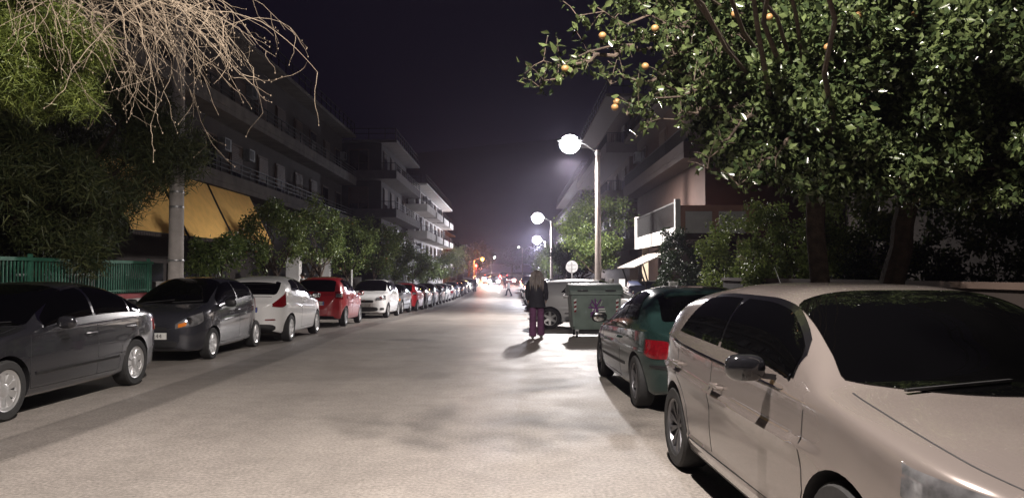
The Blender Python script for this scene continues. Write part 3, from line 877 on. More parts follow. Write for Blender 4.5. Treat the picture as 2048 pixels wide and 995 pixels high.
# ---------------------------------------------------------------- street lamps
lamp_face = mat('led_face', (1,1,1), .4, emit=(1,.97,1), estr=60)
pole_conc = mat('pole_concrete', (.30,.26,.235), .8, var=.22, scale=3, bump=.25, bscale=30)
def street_lamp(px, y, hx, hh, power, colr, label, poleh=None, rad=.15, face=None, hy=0, size=1.0, group='street lamps along the right pavement', soft=.2, spot=None):
    g = ground_h(y)
    r = empty('street_lamp', (px, y, g), 0, label, 'street lamp', group)
    ph = poleh or hh-.35
    mb = MB(); n = 14
    mb.tube([(0,0,0), (0,0,.4), (0,0,ph*.5), (0,0,ph)], [rad*1.05, rad, rad*.82, rad*.62], 16)
    mb.build('pole', pole_conc, r)
    a = MB(); d = hx-px
    a.tube([(0,0,ph-.12), (d*.5,hy*.5,hh-.10), (d,hy,hh+.05)], [.03,.026,.024], 8)
    a.tube([(0,0,ph-.22),(0,0,ph-.1)], rad*.8, 12)
    a.build('arm', galv, r)
    s_ = 1 if d > 0 else -1
    hd = MB().ellipsoid((d+s_*.12, hy, hh+.07), (.42*size, .20*size, .075), 20, 10, e=.7)
    head = hd.build('lamp_head', steel, r)
    df = MB().ellipsoid((d+s_*.12, hy, hh-.10), (.33*size, .29*size, .30*size), 20, 12)  # globe oversized: the lens glare is built into its size
    df.build('diffuser', face or lamp_face, head)
    ld = bpy.data.lights.new('lamp_light', 'SPOT' if spot else 'POINT'); ld.energy = power; ld.color = colr; ld.shadow_soft_size = soft
    if spot: ld.spot_size = R(spot); ld.spot_blend = .45
    lo = bpy.data.objects.new('lamp_light', ld); col.objects.link(lo); lo.parent = r
    lo.location = (d+s_*.12, hy, hh-.41*size-soft-.03)
    return r
street_lamp(3.3, 3.3, .35, 7.5, 5800, (1.0,.90,.83), 'street lamp nearest the viewer, beside the pearl hatchback and reaching over its bonnet', hy=.2, spot=172, soft=.10)
street_lamp(3.6, 32.4, 2.55, 7.35, 7200, (1.0,.93,.90), 'tall street lamp with the largest white light, behind the green bin and silver car', spot=176, size=1.3)
street_lamp(3.6, 70.6, 2.45, 7.55, 9000, (.93,.92,1.0), 'middle street lamp along the right side, glowing white above the far parked cars', spot=178, size=1.6)
street_lamp(4.6, 106, 3.55, 6.75, 8000, (.88,.88,1.0), 'farthest bright street lamp on the right, its white light low over the tree tops', size=1.8)
# ---------------------------------------------------------------- buildings
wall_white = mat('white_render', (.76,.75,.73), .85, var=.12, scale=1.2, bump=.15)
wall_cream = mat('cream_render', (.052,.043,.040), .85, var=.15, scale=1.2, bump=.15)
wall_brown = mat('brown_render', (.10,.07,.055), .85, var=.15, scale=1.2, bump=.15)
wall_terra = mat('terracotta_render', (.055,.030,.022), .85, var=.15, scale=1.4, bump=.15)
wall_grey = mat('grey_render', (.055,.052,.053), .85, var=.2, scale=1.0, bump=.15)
shut_m = mat('brown_shutter', (.09,.06,.045), .6, var=.2, scale=12)
pane_m = mat('window_pane', (.012,.013,.016), .08)
iron = mat('black_iron', (.02,.02,.02), .5)
rail_w = mat('white_railing', (.6,.6,.6), .5)
awn_m = mat('ochre_canvas', (.92,.56,.17), .9, var=.08, scale=3)
awn_edge = mat('dark_canvas_seam', (.05,.035,.03), .8)

def building(name, label, out, xf, y0, y1, slabs, top, wallm, depth=11, ground_open=False, slab_out=1.2, rail='bars', win_step=3.4, win_w=1.5,
             slab_m=None, front_windows=True, balc=None, cap=.35, wrap=True, awn=None, roof_rail=True, rail_m=None):
    """out = +1 where the street lies to +X of the face, -1 where it lies to -X"""
    zb = ground_h((y0+y1)/2)-1.0
    r = empty(name, (xf, y0, zb), 0, label, 'building')
    X = lambda d: out*d              # d metres towards the street, local
    Ln = y1-y0; H = top-zb
    def bx(mb, d0, d1, a, b, z0, z1, m=0):
        x0, x1 = sorted((X(d0), X(d1))); mb.box(x0, x1, a, b, z0-zb, z1-zb, m); return mb
    w = MB(); bx(w, -depth, 0, 0, Ln, zb, top)
    w.build('wall', wallm, r, smooth=False)
    sm = slab_m or wallm
    rf = MB(); bx(rf, -depth-.3, slab_out*.9, -.35, Ln+.35, top+.003, top+.22); rf_o = rf.build('roof', sm, r, smooth=False)
    if roof_rail:
        rl = MB()
        for z in (.5, .9): 
            bx(rl, slab_out*.9-.12, slab_out*.9-.08, -.3, Ln+.3, top+.2+z, top+.24+z)
            bx(rl, -depth, slab_out*.9-.1, -.28, -.24, top+.2+z, top+.24+z)
        for a in np.arange(-.28, Ln+.3, 1.3): bx(rl, slab_out*.9-.12, slab_out*.9-.08, a, a+.04, top+.2, top+1.1)
        for d in np.arange(-depth, slab_out, 1.3): bx(rl, d, d+.04, -.28, -.24, top+.2, top+1.1)
        rl.build('railing', iron, rf_o, smooth=False)
    # windows: balcony doors on the street side, plain windows on the face the viewer sees
    wf = MB(); wf.box(-.07, .0, -win_w/2-.06, win_w/2+.06, -.06, 2.26, 0) if out < 0 else wf.box(0, .07, -win_w/2-.06, win_w/2+.06, -.06, 2.26, 0)
    wmesh = wf.data('window', shut_m, smooth=False)
    pn = MB(); s0, s1 = (-.085, -.05) if out < 0 else (.05, .085)
    pn.box(s0, s1, -win_w/2+.03, -.03, .05, 2.15); pn.box(s0, s1, .03, win_w/2-.03, .05, 2.15)
    pmesh = pn.data('pane', pane_m, smooth=False)
    sh = MB()
    s2, s3 = (-.11, -.09) if out < 0 else (.09, .11)
    for k in range(14): sh.box(s2, s3, -win_w/2+.02, win_w/2-.02, .95+.085*k, 1.02+.085*k)
    smesh = sh.data('shutter', shut_m, smooth=False)
    ac = MB(); a0, a1 = (-.32, -.003) if out < 0 else (.003, .32); ac.box(a0, a1, -.4, .4, -.28, .28); a2 = a0-.012 if out < 0 else a1
    ac.box(a2, a2+.012, -.3, .18, -.22, .22, 1); acmesh = ac.data('air_conditioner', [steel, black], smooth=False)
    rw = random.Random(int(y0*10)+len(slabs))
    levels = list(slabs)
    for si, z in enumerate(levels):
        n = max(1, int(Ln//win_step)); stp = Ln/n
        for k in range(n):
            yc = stp*(k+.5)+rw.uniform(-.3, .3)
            o = newobj('window', wmesh, r); o.location = (0, yc, z-zb+.05)
            newobj('pane', pmesh, o)
            if rw.random() < .55: newobj('shutter', smesh, o)
            if rw.random() < .3: q_ = newobj('air_conditioner', acmesh, r); q_.location = (0, yc+win_w/2+.75, z-zb+2.0)
        if front_windows:
            for xd in np.arange(1.8, depth-1, 3.2):
                o = newobj('window', wmesh, r); o.location = (X(-xd), 0, z-zb+.05); o.rotation_euler = (0, 0, -R(90)*out)
                newobj('pane', pmesh, o)
                if rw.random() < .6: newobj('shutter', smesh, o)
        # balcony
        segs = balc or [(0, Ln)]
        for (a, b) in segs:
            s_ = MB(); a2 = a-(slab_out if (wrap and a == 0) else 0)
            bx(s_, -.0 if not wrap or a > 0 else -depth+1, slab_out, a2, b, z-.22, z-.003)
            if wrap and a == 0: pass
            bo = s_.build('balcony', sm, r, smooth=False)
            q = MB(); hgt = cap
            bx(q, slab_out-.1, slab_out+.012, a2-.012, b, z+.002, z+hgt)
            bx(q, (-depth+1 if wrap and a == 0 else .002), slab_out-.102, a2-.012, a2+.09, z+.002, z+hgt)
            q.build('parapet', sm, bo, smooth=False)
            if rail:
                t = MB(); tz = z+1.0
                bx(t, slab_out-.08, slab_out-.03, a2, b, tz, tz+.04)
                bx(t, (-depth+1 if wrap and a == 0 else 0), slab_out-.08, a2+.02, a2+.07, tz, tz+.04)
                if rail == 'bars':
                    for yy in np.arange(a2+.05, b, .14): bx(t, slab_out-.065, slab_out-.045, yy, yy+.02, z+hgt+.001, tz)
                    for dd in np.arange((-depth+1 if wrap and a == 0 else 0), slab_out, .14): bx(t, dd, dd+.02, a2+.035, a2+.055, z+hgt+.001, tz)
                else:
                    for q_ in (.25, .5): bx(t, slab_out-.07, slab_out-.04, a2, b, z+hgt+q_*(1-hgt)*1.3, z+hgt+q_*(1-hgt)*1.3+.03)
                    for yy in np.arange(a2+.05, b, 1.2): bx(t, slab_out-.075, slab_out-.035, yy, yy+.04, z+hgt+.001, tz)
                t.build('railing', rail_m or iron, bo, smooth=False)
    return r, zb, X

# --- left side
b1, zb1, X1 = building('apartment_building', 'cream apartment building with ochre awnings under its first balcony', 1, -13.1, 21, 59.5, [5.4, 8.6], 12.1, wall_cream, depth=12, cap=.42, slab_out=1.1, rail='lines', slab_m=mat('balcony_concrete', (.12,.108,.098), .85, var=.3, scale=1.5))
# ochre awnings, three bays, let down from the first balcony slab
for k, (ya, yb) in enumerate(((22.3, 26.1), (26.35, 30.6), (30.85, 35.6))):
    m_ = MB(); rows = []
    for t in np.linspace(0, 1, 14):
        y = ya+(yb-ya)*t-21
        row = []
        for s_ in np.linspace(0, 1, 10):
            sag = .05*math.sin(math.pi*s_)*(.6+.4*math.sin(t*7+k))
            row.append((1.02+1.15*s_-.02, y, 5.14-zb1-2.28*s_-sag))
        rows.append(row)
    m_.patch(rows, .004, .012, (0, (ya+yb)/2-21, 0))
    aw = m_.build('awning', awn_m, b1)
    v = MB()
    n = 24
    for i in range(n):
        y = ya+(yb-ya)*i/n-21; dy = (yb-ya)/n
        v.loft([[(2.16, y, 2.87-zb1), (2.16, y+dy*.25, 2.87-zb1-.13), (2.16, y+dy*.75, 2.87-zb1-.13), (2.16, y+dy, 2.87-zb1)], [(2.168, y, 2.87-zb1), (2.168, y+dy*.25, 2.87-zb1-.13), (2.168, y+dy*.75, 2.87-zb1-.13), (2.168, y+dy, 2.87-zb1)]])
    v.build('valance', awn_edge, aw, smooth=False)
    bar = MB().tube([(2.15, ya-21, 2.86-zb1), (2.15, yb-21, 2.86-zb1)], .025, 8)
    bar.tube([(.1, yb-21+.06, 5.0-zb1), (2.12, yb-21+.06, 2.86-zb1)], .03, 6); bar.build('awning_bar', iron, aw)
# dim shop front below the awnings
sf = MB(); 
for k in range(4): sf.box(.005, .06, 2+k*3.2, 4.8+k*3.2, 1.0, 3.4)
sf.build('shop_glass', pane_m, b1, smooth=False)

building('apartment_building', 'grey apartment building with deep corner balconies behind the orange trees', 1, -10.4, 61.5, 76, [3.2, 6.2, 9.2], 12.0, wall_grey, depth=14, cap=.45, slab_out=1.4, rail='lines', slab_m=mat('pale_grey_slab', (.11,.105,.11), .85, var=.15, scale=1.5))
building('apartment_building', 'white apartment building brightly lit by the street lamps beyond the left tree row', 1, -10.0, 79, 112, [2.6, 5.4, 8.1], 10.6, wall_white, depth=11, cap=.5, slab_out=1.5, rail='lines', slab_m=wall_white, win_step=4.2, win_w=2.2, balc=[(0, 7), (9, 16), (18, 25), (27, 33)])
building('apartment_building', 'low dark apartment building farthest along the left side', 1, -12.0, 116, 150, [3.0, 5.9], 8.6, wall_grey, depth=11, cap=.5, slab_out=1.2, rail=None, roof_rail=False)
# --- right side
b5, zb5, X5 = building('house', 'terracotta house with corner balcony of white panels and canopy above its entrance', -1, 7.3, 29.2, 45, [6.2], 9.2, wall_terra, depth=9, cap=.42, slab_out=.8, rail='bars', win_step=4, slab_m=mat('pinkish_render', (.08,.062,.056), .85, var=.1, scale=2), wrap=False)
# first floor corner balcony: white posts, iron bars street side, coffered panels facing the viewer
z0 = 3.05-zb5
bl = MB(); bl.box(-1.45, 1.4, -1.55, 7.6, z0-.22, z0); bo = bl.build('balcony', wall_terra, b5, smooth=False)
wp = mat('white_paint_wall', (.70,.68,.66), .7, var=.08, scale=2); pk = mat('salmon_render', (.50,.27,.20), .85, var=.1, scale=2)
q = MB()
q.box(-1.47, -1.28, -1.57, -1.38, z0-.30, z0+1.22); q.box(-1.47, -1.30, 7.3, 7.62, z0-.30, z0+1.22); q.box(-1.47, -1.36, -1.378, 7.3, z0-.30, z0+.22)
q.build('balcony_post', wp, bo, smooth=False)
q = MB(); q.box(-1.278, 1.4, -1.52, -1.42, z0-.15, z0+1.0)
pp = q.build('parapet', pk, bo, smooth=False)
for i in range(2):
    q = MB(); xa = -1.1+i*1.2
    q.box(xa, xa+.95, -1.56, -1.522, z0+.0, z0+.78); q.box(xa+.12, xa+.83, -1.585, -1.562, z0+.12, z0+.66); q.build('panel', wp, pp, smooth=False)
q = MB()
for yy in np.arange(-1.3, 7.3, .16): q.box(-1.42, -1.395, yy, yy+.025, z0+.222, z0+1.1)
q.box(-1.44, -1.37, -1.378, 7.3, z0+1.1, z0+1.15); q.build('railing', iron, bo, smooth=False)
crp = mat('cream_pillar', (.62,.50,.36), .8)
q = MB(); q.box(.9, 1.2, -1.2, -.9, 0, z0-.223); q.build('pillar', crp, b5, smooth=False)
q = MB(); q.box(-1.2, -.95, 6.9, 7.15, 0, z0-.223); q.build('pillar', crp, b5, smooth=False)
q = MB(); q.box(-.02, -.0, 1.2, 2.0, .9, 2.6); q.box(1.0, 1.5, -.03, -.003, 1.8, 2.5); q.build('white_wall_panel', wp, b5, smooth=False)  # two thin white-painted boxes on the walls
# slanted canopy over the gate
cn = empty('canopy', (6.0, 30.0, ground_h(34)), 0, 'slanted white canopy on dark struts above the gateway of the terracotta house', 'canopy')
q = MB(); rows = [[(1.3-2.55*s_, t, 3.25-1.15*s_) for s_ in np.linspace(0, 1, 6)] for t in np.linspace(0, 5, 8)]
q.patch(rows, .02, .05, (0, 2.5, 0)); q.build('canopy_sheet', mat('cream_sheet', (.42,.38,.34), .7, var=.15), cn)
q = MB()
for yy in (.15, 4.8):
    q.tube([(-1.05, yy, 2.1), (-.35, yy, .1)], .035, 6); q.tube([(-.2, yy, 2.5), (.5, yy, .1)], .035, 6)
q.build('strut', iron, cn)
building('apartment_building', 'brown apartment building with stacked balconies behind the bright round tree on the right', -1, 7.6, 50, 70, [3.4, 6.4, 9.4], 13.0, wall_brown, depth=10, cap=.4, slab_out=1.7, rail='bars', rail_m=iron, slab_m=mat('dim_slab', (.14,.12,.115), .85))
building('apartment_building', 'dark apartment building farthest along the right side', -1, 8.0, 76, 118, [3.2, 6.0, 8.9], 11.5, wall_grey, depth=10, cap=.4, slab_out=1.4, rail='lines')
building('apartment_building', 'dark brown building behind the shrubs on the right, mostly hidden by the orange tree', -1, 11.5, 6, 27.5, [5.8, 9.0], 12.2, mat('dark_brown_render', (.035,.026,.022), .9), depth=9, cap=.5, slab_out=1.6, rail='bars')  # one even, very dark brown render
# wall of the near plot on the right
pw = empty('boundary_wall', (5.6, 6, 0), 0, 'low grey boundary wall of the garden at the far right', 'wall')
q = MB(); q.box(0, .2, 0, 14.6, 0, 1.42); q.build('wall', MATS['dark_brown_render'], pw, smooth=False)
q = MB(); q.box(-.04, .24, -.04, 14.64, 1.422, 1.50); q.build('coping', wall_brown, pw, smooth=False)
# white garden wall further on
gw = empty('garden_wall', (5.5, 27, ground_h(36)), 0, 'low white garden wall lit by the street lamps behind the silver hatchback', 'wall')
q = MB()
for i in range(9): q.box(0, .18, i*4.2, i*4.2+4.0, 0, 1.25)
q.build('wall', wall_white, gw, smooth=False)
q = MB()
for i in range(10): q.box(-.05, .24, i*4.2-.2, i*4.2-.003, -.2, 1.62)
q.build('pillar', wall_white, gw, smooth=False)

# --- fences, left
green_m = mat('green_paint', (.07,.24,.16), .45, var=.2, scale=6)
fl = empty('boundary_wall', (-9.75, 8, 0), 0, 'white garden wall with a red painted coping under the green railings', 'wall')
q = MB(); q.box(-.12, .12, 0, 13, -.1, .98); q.build('wall', wall_white, fl, smooth=False)
q = MB(); q.box(-.15, .15, -.02, 13.02, .982, 1.10); q.build('coping', mat('red_paint', (.33,.025,.03), .5, var=.15), fl, smooth=False)
ff = empty('green_fence', (-9.75, 8, 1.1), 0, 'green metal picket fence on top of the white and red garden wall', 'fence')
q = MB(); q.box(-.04, .04, 0, 13, .76, .83); q.box(-.02, .02, 0, 13, .06, .10); q.build('rail', green_m, ff, smooth=False)
q = MB()
for yy in np.arange(.05, 13, .115): q.box(-.012, .012, yy, yy+.030, .02, .758)
q.build('pickets', green_m, ff, smooth=False)
for k in range(6):
    q = MB(); q.box(-.035, .035, k*2.55+.0, k*2.55+.07, .003, .90); q.build('post', green_m, ff, smooth=False)
wr_ = empty('white_railing', (-11.6, 13, 0), 0, 'white metal railing with close upright bars behind the green fence', 'railing')
q = MB()
for yy in np.arange(5.2, 8.8, .16): q.tube([(0, yy, .3), (0, yy, 2.28-.02*yy)], .022, 6)
q.build('bars', rail_w, wr_); q = MB(); q.box(-.03, .03, 5.1, 8.9, 1.55, 1.60); q.build('rail', rail_w, wr_, smooth=False)
for k, (yy, hh) in enumerate(((-.4, 3.1), (.1, 2.7), (1.35, 2.25), (2.1, 2.2), (2.7, 2.22), (3.5, 2.2))):
    lab = ['tallest thin grey pipe standing behind the green fence at the left edge', 'shorter grey pipe with a collar beside the tallest one behind the green fence',
           'first of the four short white posts behind the green fence, nearest the two pipes', 'second short white post behind the green fence, counting from the pipes',
           'third short white post behind the green fence, counting from the pipes', 'fourth short white post behind the green fence, nearest the conifer trunk'][k]
    q = MB().tube([(0,0,0), (0,0,hh)], .028, 8); q.lathe([(.05, hh*.62), (.05, hh*.62+.07)], n=10) if k < 2 else q.lathe([(.034, hh-.02), (.034, hh+.02)], n=10)
    o = q.build('metal_post', rail_w if k > 1 else galv); o.location = (-11.3, 13+yy, 0); tag(o, lab, 'post', 'thin posts behind the green fence')
# utility pole on the left pavement
up = empty('utility_pole', (-7.85, 18.1, .13), 0, 'pale round concrete pole with metal bands on the left pavement behind the small grey hatchback', 'pole')
q = MB().tube([(0,0,0), (0,0,9.2)], [.18, .125], 20); q.build('pole', mat('pale_concrete', (.50,.46,.43), .8, var=.18, scale=4, bump=.2), up)
for z in (1.75, 3.0, 3.35):
    q = MB().lathe([(.177-.006*z+.006, z), (.177-.006*z+.010, z+.01), (.177-.006*z+.010, z+.045), (.177-.006*z+.006, z+.055)], n=20); q.build('metal_band', galv, up)
# garden walls of the left blocks, seen between the tree trunks
gl = empty('garden_wall', (-10.2, 22, ground_h(30)), 0, 'low pale concrete garden wall behind the left tree row, below the ochre awnings', 'wall')
q = MB()
for a, b in ((0, 5.2), (6.4, 12.0), (13.0, 19.0), (21.5, 30)): q.box(-.1, .1, a, b, -.3, 1.55)
q.build('wall', concrete, gl, smooth=False)
q = MB(); q.box(-.3, .3, 14.0, 14.5, -.3, 2.6); q.box(-.3, .3, 20, 20.4, -.3, 2.6); q.build('gate_pillar', wall_white, gl, smooth=False)
# ---------------------------------------------------------------- plants
def leaf_mesh(name, P, size, mt, parent, elong=1.9, var=.35, fold=.18, D=None, seed=1, tri=False):
    """P (N,3) leaf bases; each leaf a folded diamond of its own"""
    r = np.random.default_rng(seed); n = len(P)
    d = r.normal(size=(n, 3)); 
    if D is not None: d = d*.45 + D
    d[:, 2] -= .15
    d /= np.linalg.norm(d, axis=1, keepdims=True)
    a = r.normal(size=(n, 3)); s = np.cross(d, a); s /= np.linalg.norm(s, axis=1, keepdims=True)
    nn = np.cross(d, s)
    L = size*(1+var*r.uniform(-1, 1, (n, 1))); W = L/elong/2
    if tri:
        V = np.stack([P-s*W, P+s*W, P+d*L], 1).reshape(-1, 3)
        F = np.arange(n*3).reshape(n, 3); k = 3
    else:
        V = np.stack([P, P+d*L*.45+s*W-nn*W*fold*2, P+d*L, P+d*L*.45-s*W-nn*W*fold*2, P+d*L*.5+nn*0], 1)
        V = V[:, :4].reshape(-1, 3); b = np.arange(n)[:, None]*4
        F = np.concatenate([b+np.array([[0, 1, 2]]), b+np.array([[0, 2, 3]])], 1).reshape(-1, 3); k = 3
    me = bpy.data.meshes.new(name); nf = len(F)
    me.vertices.add(len(V)); me.vertices.foreach_set('co', V.astype(np.float32).ravel())
    me.loops.add(nf*k); me.loops.foreach_set('vertex_index', F.astype(np.int32).ravel())
    me.polygons.add(nf); me.polygons.foreach_set('loop_start', np.arange(0, nf*k, k, dtype=np.int32))
    me.polygons.foreach_set('loop_total', np.full(nf, k, dtype=np.int32))
    me.update(calc_edges=True); me.materials.append(mt)
    return newobj(name, me, parent) if parent is not False else me

def crown_points(c, rad, nclump, per, rc, seed=1, shell=.55, flat=0):
    r = np.random.default_rng(seed); c = np.array(c, float); rad = np.array(rad, float)
    d = r.normal(size=(nclump, 3)); d /= np.linalg.norm(d, axis=1, keepdims=True)
    q = (shell+(1-shell)*r.uniform(0, 1, (nclump, 1)))**.8
    C = c+d*rad*q*r.uniform(.82, 1.12, (nclump, 1))
    pts = []
    for k in range(nclump):
        m = int(per*r.uniform(.6, 1.4)); g = r.normal(size=(m, 3)); g /= np.maximum(1e-6, np.linalg.norm(g, axis=1, keepdims=True))
        pts.append(C[k]+g*rc*r.uniform(.3, 1.05, (m, 1))*r.uniform(.7, 1.25))
    return np.concatenate(pts), C

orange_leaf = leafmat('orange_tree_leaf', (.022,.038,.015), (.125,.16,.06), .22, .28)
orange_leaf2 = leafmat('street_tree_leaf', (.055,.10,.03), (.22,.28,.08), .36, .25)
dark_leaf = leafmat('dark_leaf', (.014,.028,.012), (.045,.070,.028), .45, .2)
pine_needle = leafmat('pine_needle', (.07,.105,.02), (.20,.24,.05), .5, .3)
con_needle = leafmat('conifer_needle', (.04,.065,.024), (.15,.165,.06), .55, .15)
shrub_leaf = leafmat('shrub_leaf', (.10,.15,.04), (.30,.36,.10), .45, .3)
orange_fruit = mat('orange_fruit', (.30,.17,.065), .45, var=.12, scale=20, bump=.15, bscale=120)
twig_m = mat('pale_twig', (.27,.215,.155), .75, var=.25, scale=6)

def limb_curve(a, b, n=6, wob=.08, rnd=None):
    rnd = rnd or rng; a = Vector(a); b = Vector(b); L_ = (b-a).length
    mid = (a+b)/2+Vector((rnd.uniform(-1, 1), rnd.uniform(-1, 1), rnd.uniform(-.2, 1)))*L_*.12
    out = []
    for i in range(n+1):
        t = i/n; p = a*(1-t)**2+mid*2*t*(1-t)+b*t*t
        if 0 < i < n: p = p+Vector((rnd.uniform(-1, 1), rnd.uniform(-1, 1), rnd.uniform(-1, 1)))*wob*L_*.25
        out.append(p)
    return out

def tree(name, base, label, h_trunk, c, rad, nclump, per, rc, leaf, mt, seed, r0=.09, fruit=0, cat='tree', group=None, limbs=7, elong=1.9, tri=False, shell=.55, multi=1):
    """c = crown centre relative to the foot"""
    root = empty(name, base, 0, label, cat, group); rr = random.Random(seed)
    P, C = crown_points(c, rad, nclump, per, rc, seed, shell)
    mb = MB(); 
    for q in range(multi):
        ox = (q-(multi-1)/2)*.25
        top = Vector((c[0]*.3+ox*1.6, c[1]*.3, h_trunk))
        tr = limb_curve((ox*.4, 0, -.1), top, 6, .10, rr)
        mb.tube(tr, [r0*(1.25 if i == 0 else 1-.3*i/6) for i in range(7)], 9)
        ids = rr.sample(range(len(C)), min(limbs, len(C)))
        for k in ids:
            mb.tube(limb_curve(top-Vector((0, 0, .1*rr.random())), C[k], 6, .14, rr), [r0*.55, r0*.45, r0*.38, r0*.3, r0*.22, r0*.15, r0*.08], 6)
    mb.build('trunk', bark, root)
    leaf_mesh('crown', P, leaf, mt, root, elong=elong, seed=seed, tri=tri)
    for k in range(fruit):
        p = P[rr.randrange(len(P))]
        dd = Vector(p)-Vector(c); p = Vector(c)+dd*1.03
        fm = tree.fruit; o = newobj('orange', fm, root); o.location = p; s_ = rr.uniform(.9, 1.15); o.scale = (s_, s_, s_)
    return root
tree.fruit = MB().ellipsoid((0,0,0), (.042,.042,.039), 14, 9).data('orange', orange_fruit)

# row on the left pavement
L_row = 'orange trees in a row along the left pavement'
rowspec = [
 (22.2, -8.5, .9, (0, 0, 2.0), (.85,.9,.62), 22, 130, .3, 'smallest low orange tree, first of the left row beside the concrete pole', 0, 1),
 (26.8, -8.3, 1.5, (0, 0, 2.9), (1.3,1.3,1.25), 34, 150, .36, 'forked dark orange tree behind the white three-door hatchback', 4, 2),
 (32.0, -8.1, 1.6, (0, 0, 3.35), (1.45,1.5,1.5), 40, 150, .38, 'tallest round orange tree behind the red hatchback', 7, 2),
 (38.5, -8.2, 1.6, (0, 0, 3.3), (1.5,1.5,1.5), 38, 140, .40, 'dense orange tree behind the white hatchback that faces the viewer', 10, 1),
 (45.0, -8.0, 1.7, (0, 0, 3.5), (1.6,1.6,1.75), 46, 150, .42, 'orange tree with the most fruit, in front of the grey building', 34, 1),
 (53.5, -8.1, 1.7, (0, 0, 3.0), (1.5,1.6,1.4), 40, 120, .42, 'dark tree just past the fruiting orange tree on the left', 6, 1),
 (62.5, -8.0, 1.7, (0, 0, 3.0), (1.6,1.6,1.4), 36, 110, .45, 'tree before the corner of the white lit building, second past the fruiting one', 4, 1),
 (72.0, -7.9, 1.6, (0, 0, 2.7), (1.5,1.6,1.2), 34, 100, .45, 'lighter green tree lit by the middle lamp, in front of the white building', 3, 1),
 (83.0, -7.9, 1.7, (0, 0, 2.9), (1.6,1.7,1.3), 30, 80, .5, 'small far tree under the white building, nearer half of the distant row', 0, 1),
 (95.0, -7.8, 1.8, (0, 0, 3.2), (1.8,1.8,1.5), 30, 80, .5, 'dark far tree at the end of the white building', 0, 1),
 (108., -7.9, 2.0, (0, 0, 3.8), (2.0,2.0,1.9), 32, 80, .55, 'big dark tree just before the orange glow at the street end', 0, 1),
]
for i, (y, x, ht, c, rad, nc, per, rc, lab, fr, mu) in enumerate(rowspec):
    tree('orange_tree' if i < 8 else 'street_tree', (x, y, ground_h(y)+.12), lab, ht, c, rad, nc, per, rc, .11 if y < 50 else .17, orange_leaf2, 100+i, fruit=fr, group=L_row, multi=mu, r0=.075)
# right side row beyond the lamp
r_row = 'street trees along the right pavement'
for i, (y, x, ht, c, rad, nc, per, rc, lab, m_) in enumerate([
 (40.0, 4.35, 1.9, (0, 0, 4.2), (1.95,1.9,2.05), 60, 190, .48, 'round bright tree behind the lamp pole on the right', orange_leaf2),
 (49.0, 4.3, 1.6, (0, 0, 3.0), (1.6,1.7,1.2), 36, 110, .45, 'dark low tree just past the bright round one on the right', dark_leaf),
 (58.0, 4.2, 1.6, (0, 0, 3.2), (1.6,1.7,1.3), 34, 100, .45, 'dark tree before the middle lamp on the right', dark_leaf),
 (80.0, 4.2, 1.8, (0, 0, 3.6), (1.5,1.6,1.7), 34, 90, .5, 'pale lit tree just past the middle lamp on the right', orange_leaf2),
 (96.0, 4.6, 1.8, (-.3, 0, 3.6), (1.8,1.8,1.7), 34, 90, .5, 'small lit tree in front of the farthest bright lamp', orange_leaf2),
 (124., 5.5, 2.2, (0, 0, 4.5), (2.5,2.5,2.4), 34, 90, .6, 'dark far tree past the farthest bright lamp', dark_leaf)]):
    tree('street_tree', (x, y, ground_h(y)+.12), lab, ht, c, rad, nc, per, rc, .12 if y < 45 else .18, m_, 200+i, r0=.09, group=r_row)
# distant trees closing the street
for i, (x, y, hh, rr_) in enumerate([(-14, 165, 8, 4.5), (-8.5, 152, 6.5, 3.2), (12, 170, 9, 4.5), (-20, 190, 10, 6), (20, 200, 11, 6), (-9, 215, 9, 4), (7, 230, 9, 4.5), (0, 330, 11, 7), (-12, 300, 12, 7), (13, 310, 12, 7)]):
    labs = ['dark tree left of the street end, behind the orange glow', 'orange-lit tree at the street end, glowing in the fire-coloured light', 'dark tree right of the street end, past the last lamp', 'wide dark tree far left of the street end, against the hill',
            'wide dark tree far right of the street end, against the hill', 'dark tree beyond the orange-lit one, left of the headlights', 'dark tree beyond the red tail lights, right of the street end', 'dark tree closing the very end of the street in the middle', 'large dark tree closing the street end on the left', 'large dark tree closing the street end on the right']
    tree('distant_tree', (x, y, ground_h(y)), labs[i], hh*.45, (0, 0, hh*.62), (rr_, rr_, hh*.40), 34, 70, rr_*.3, .42, dark_leaf, 300+i, r0=.22, group='dark trees closing the street end')

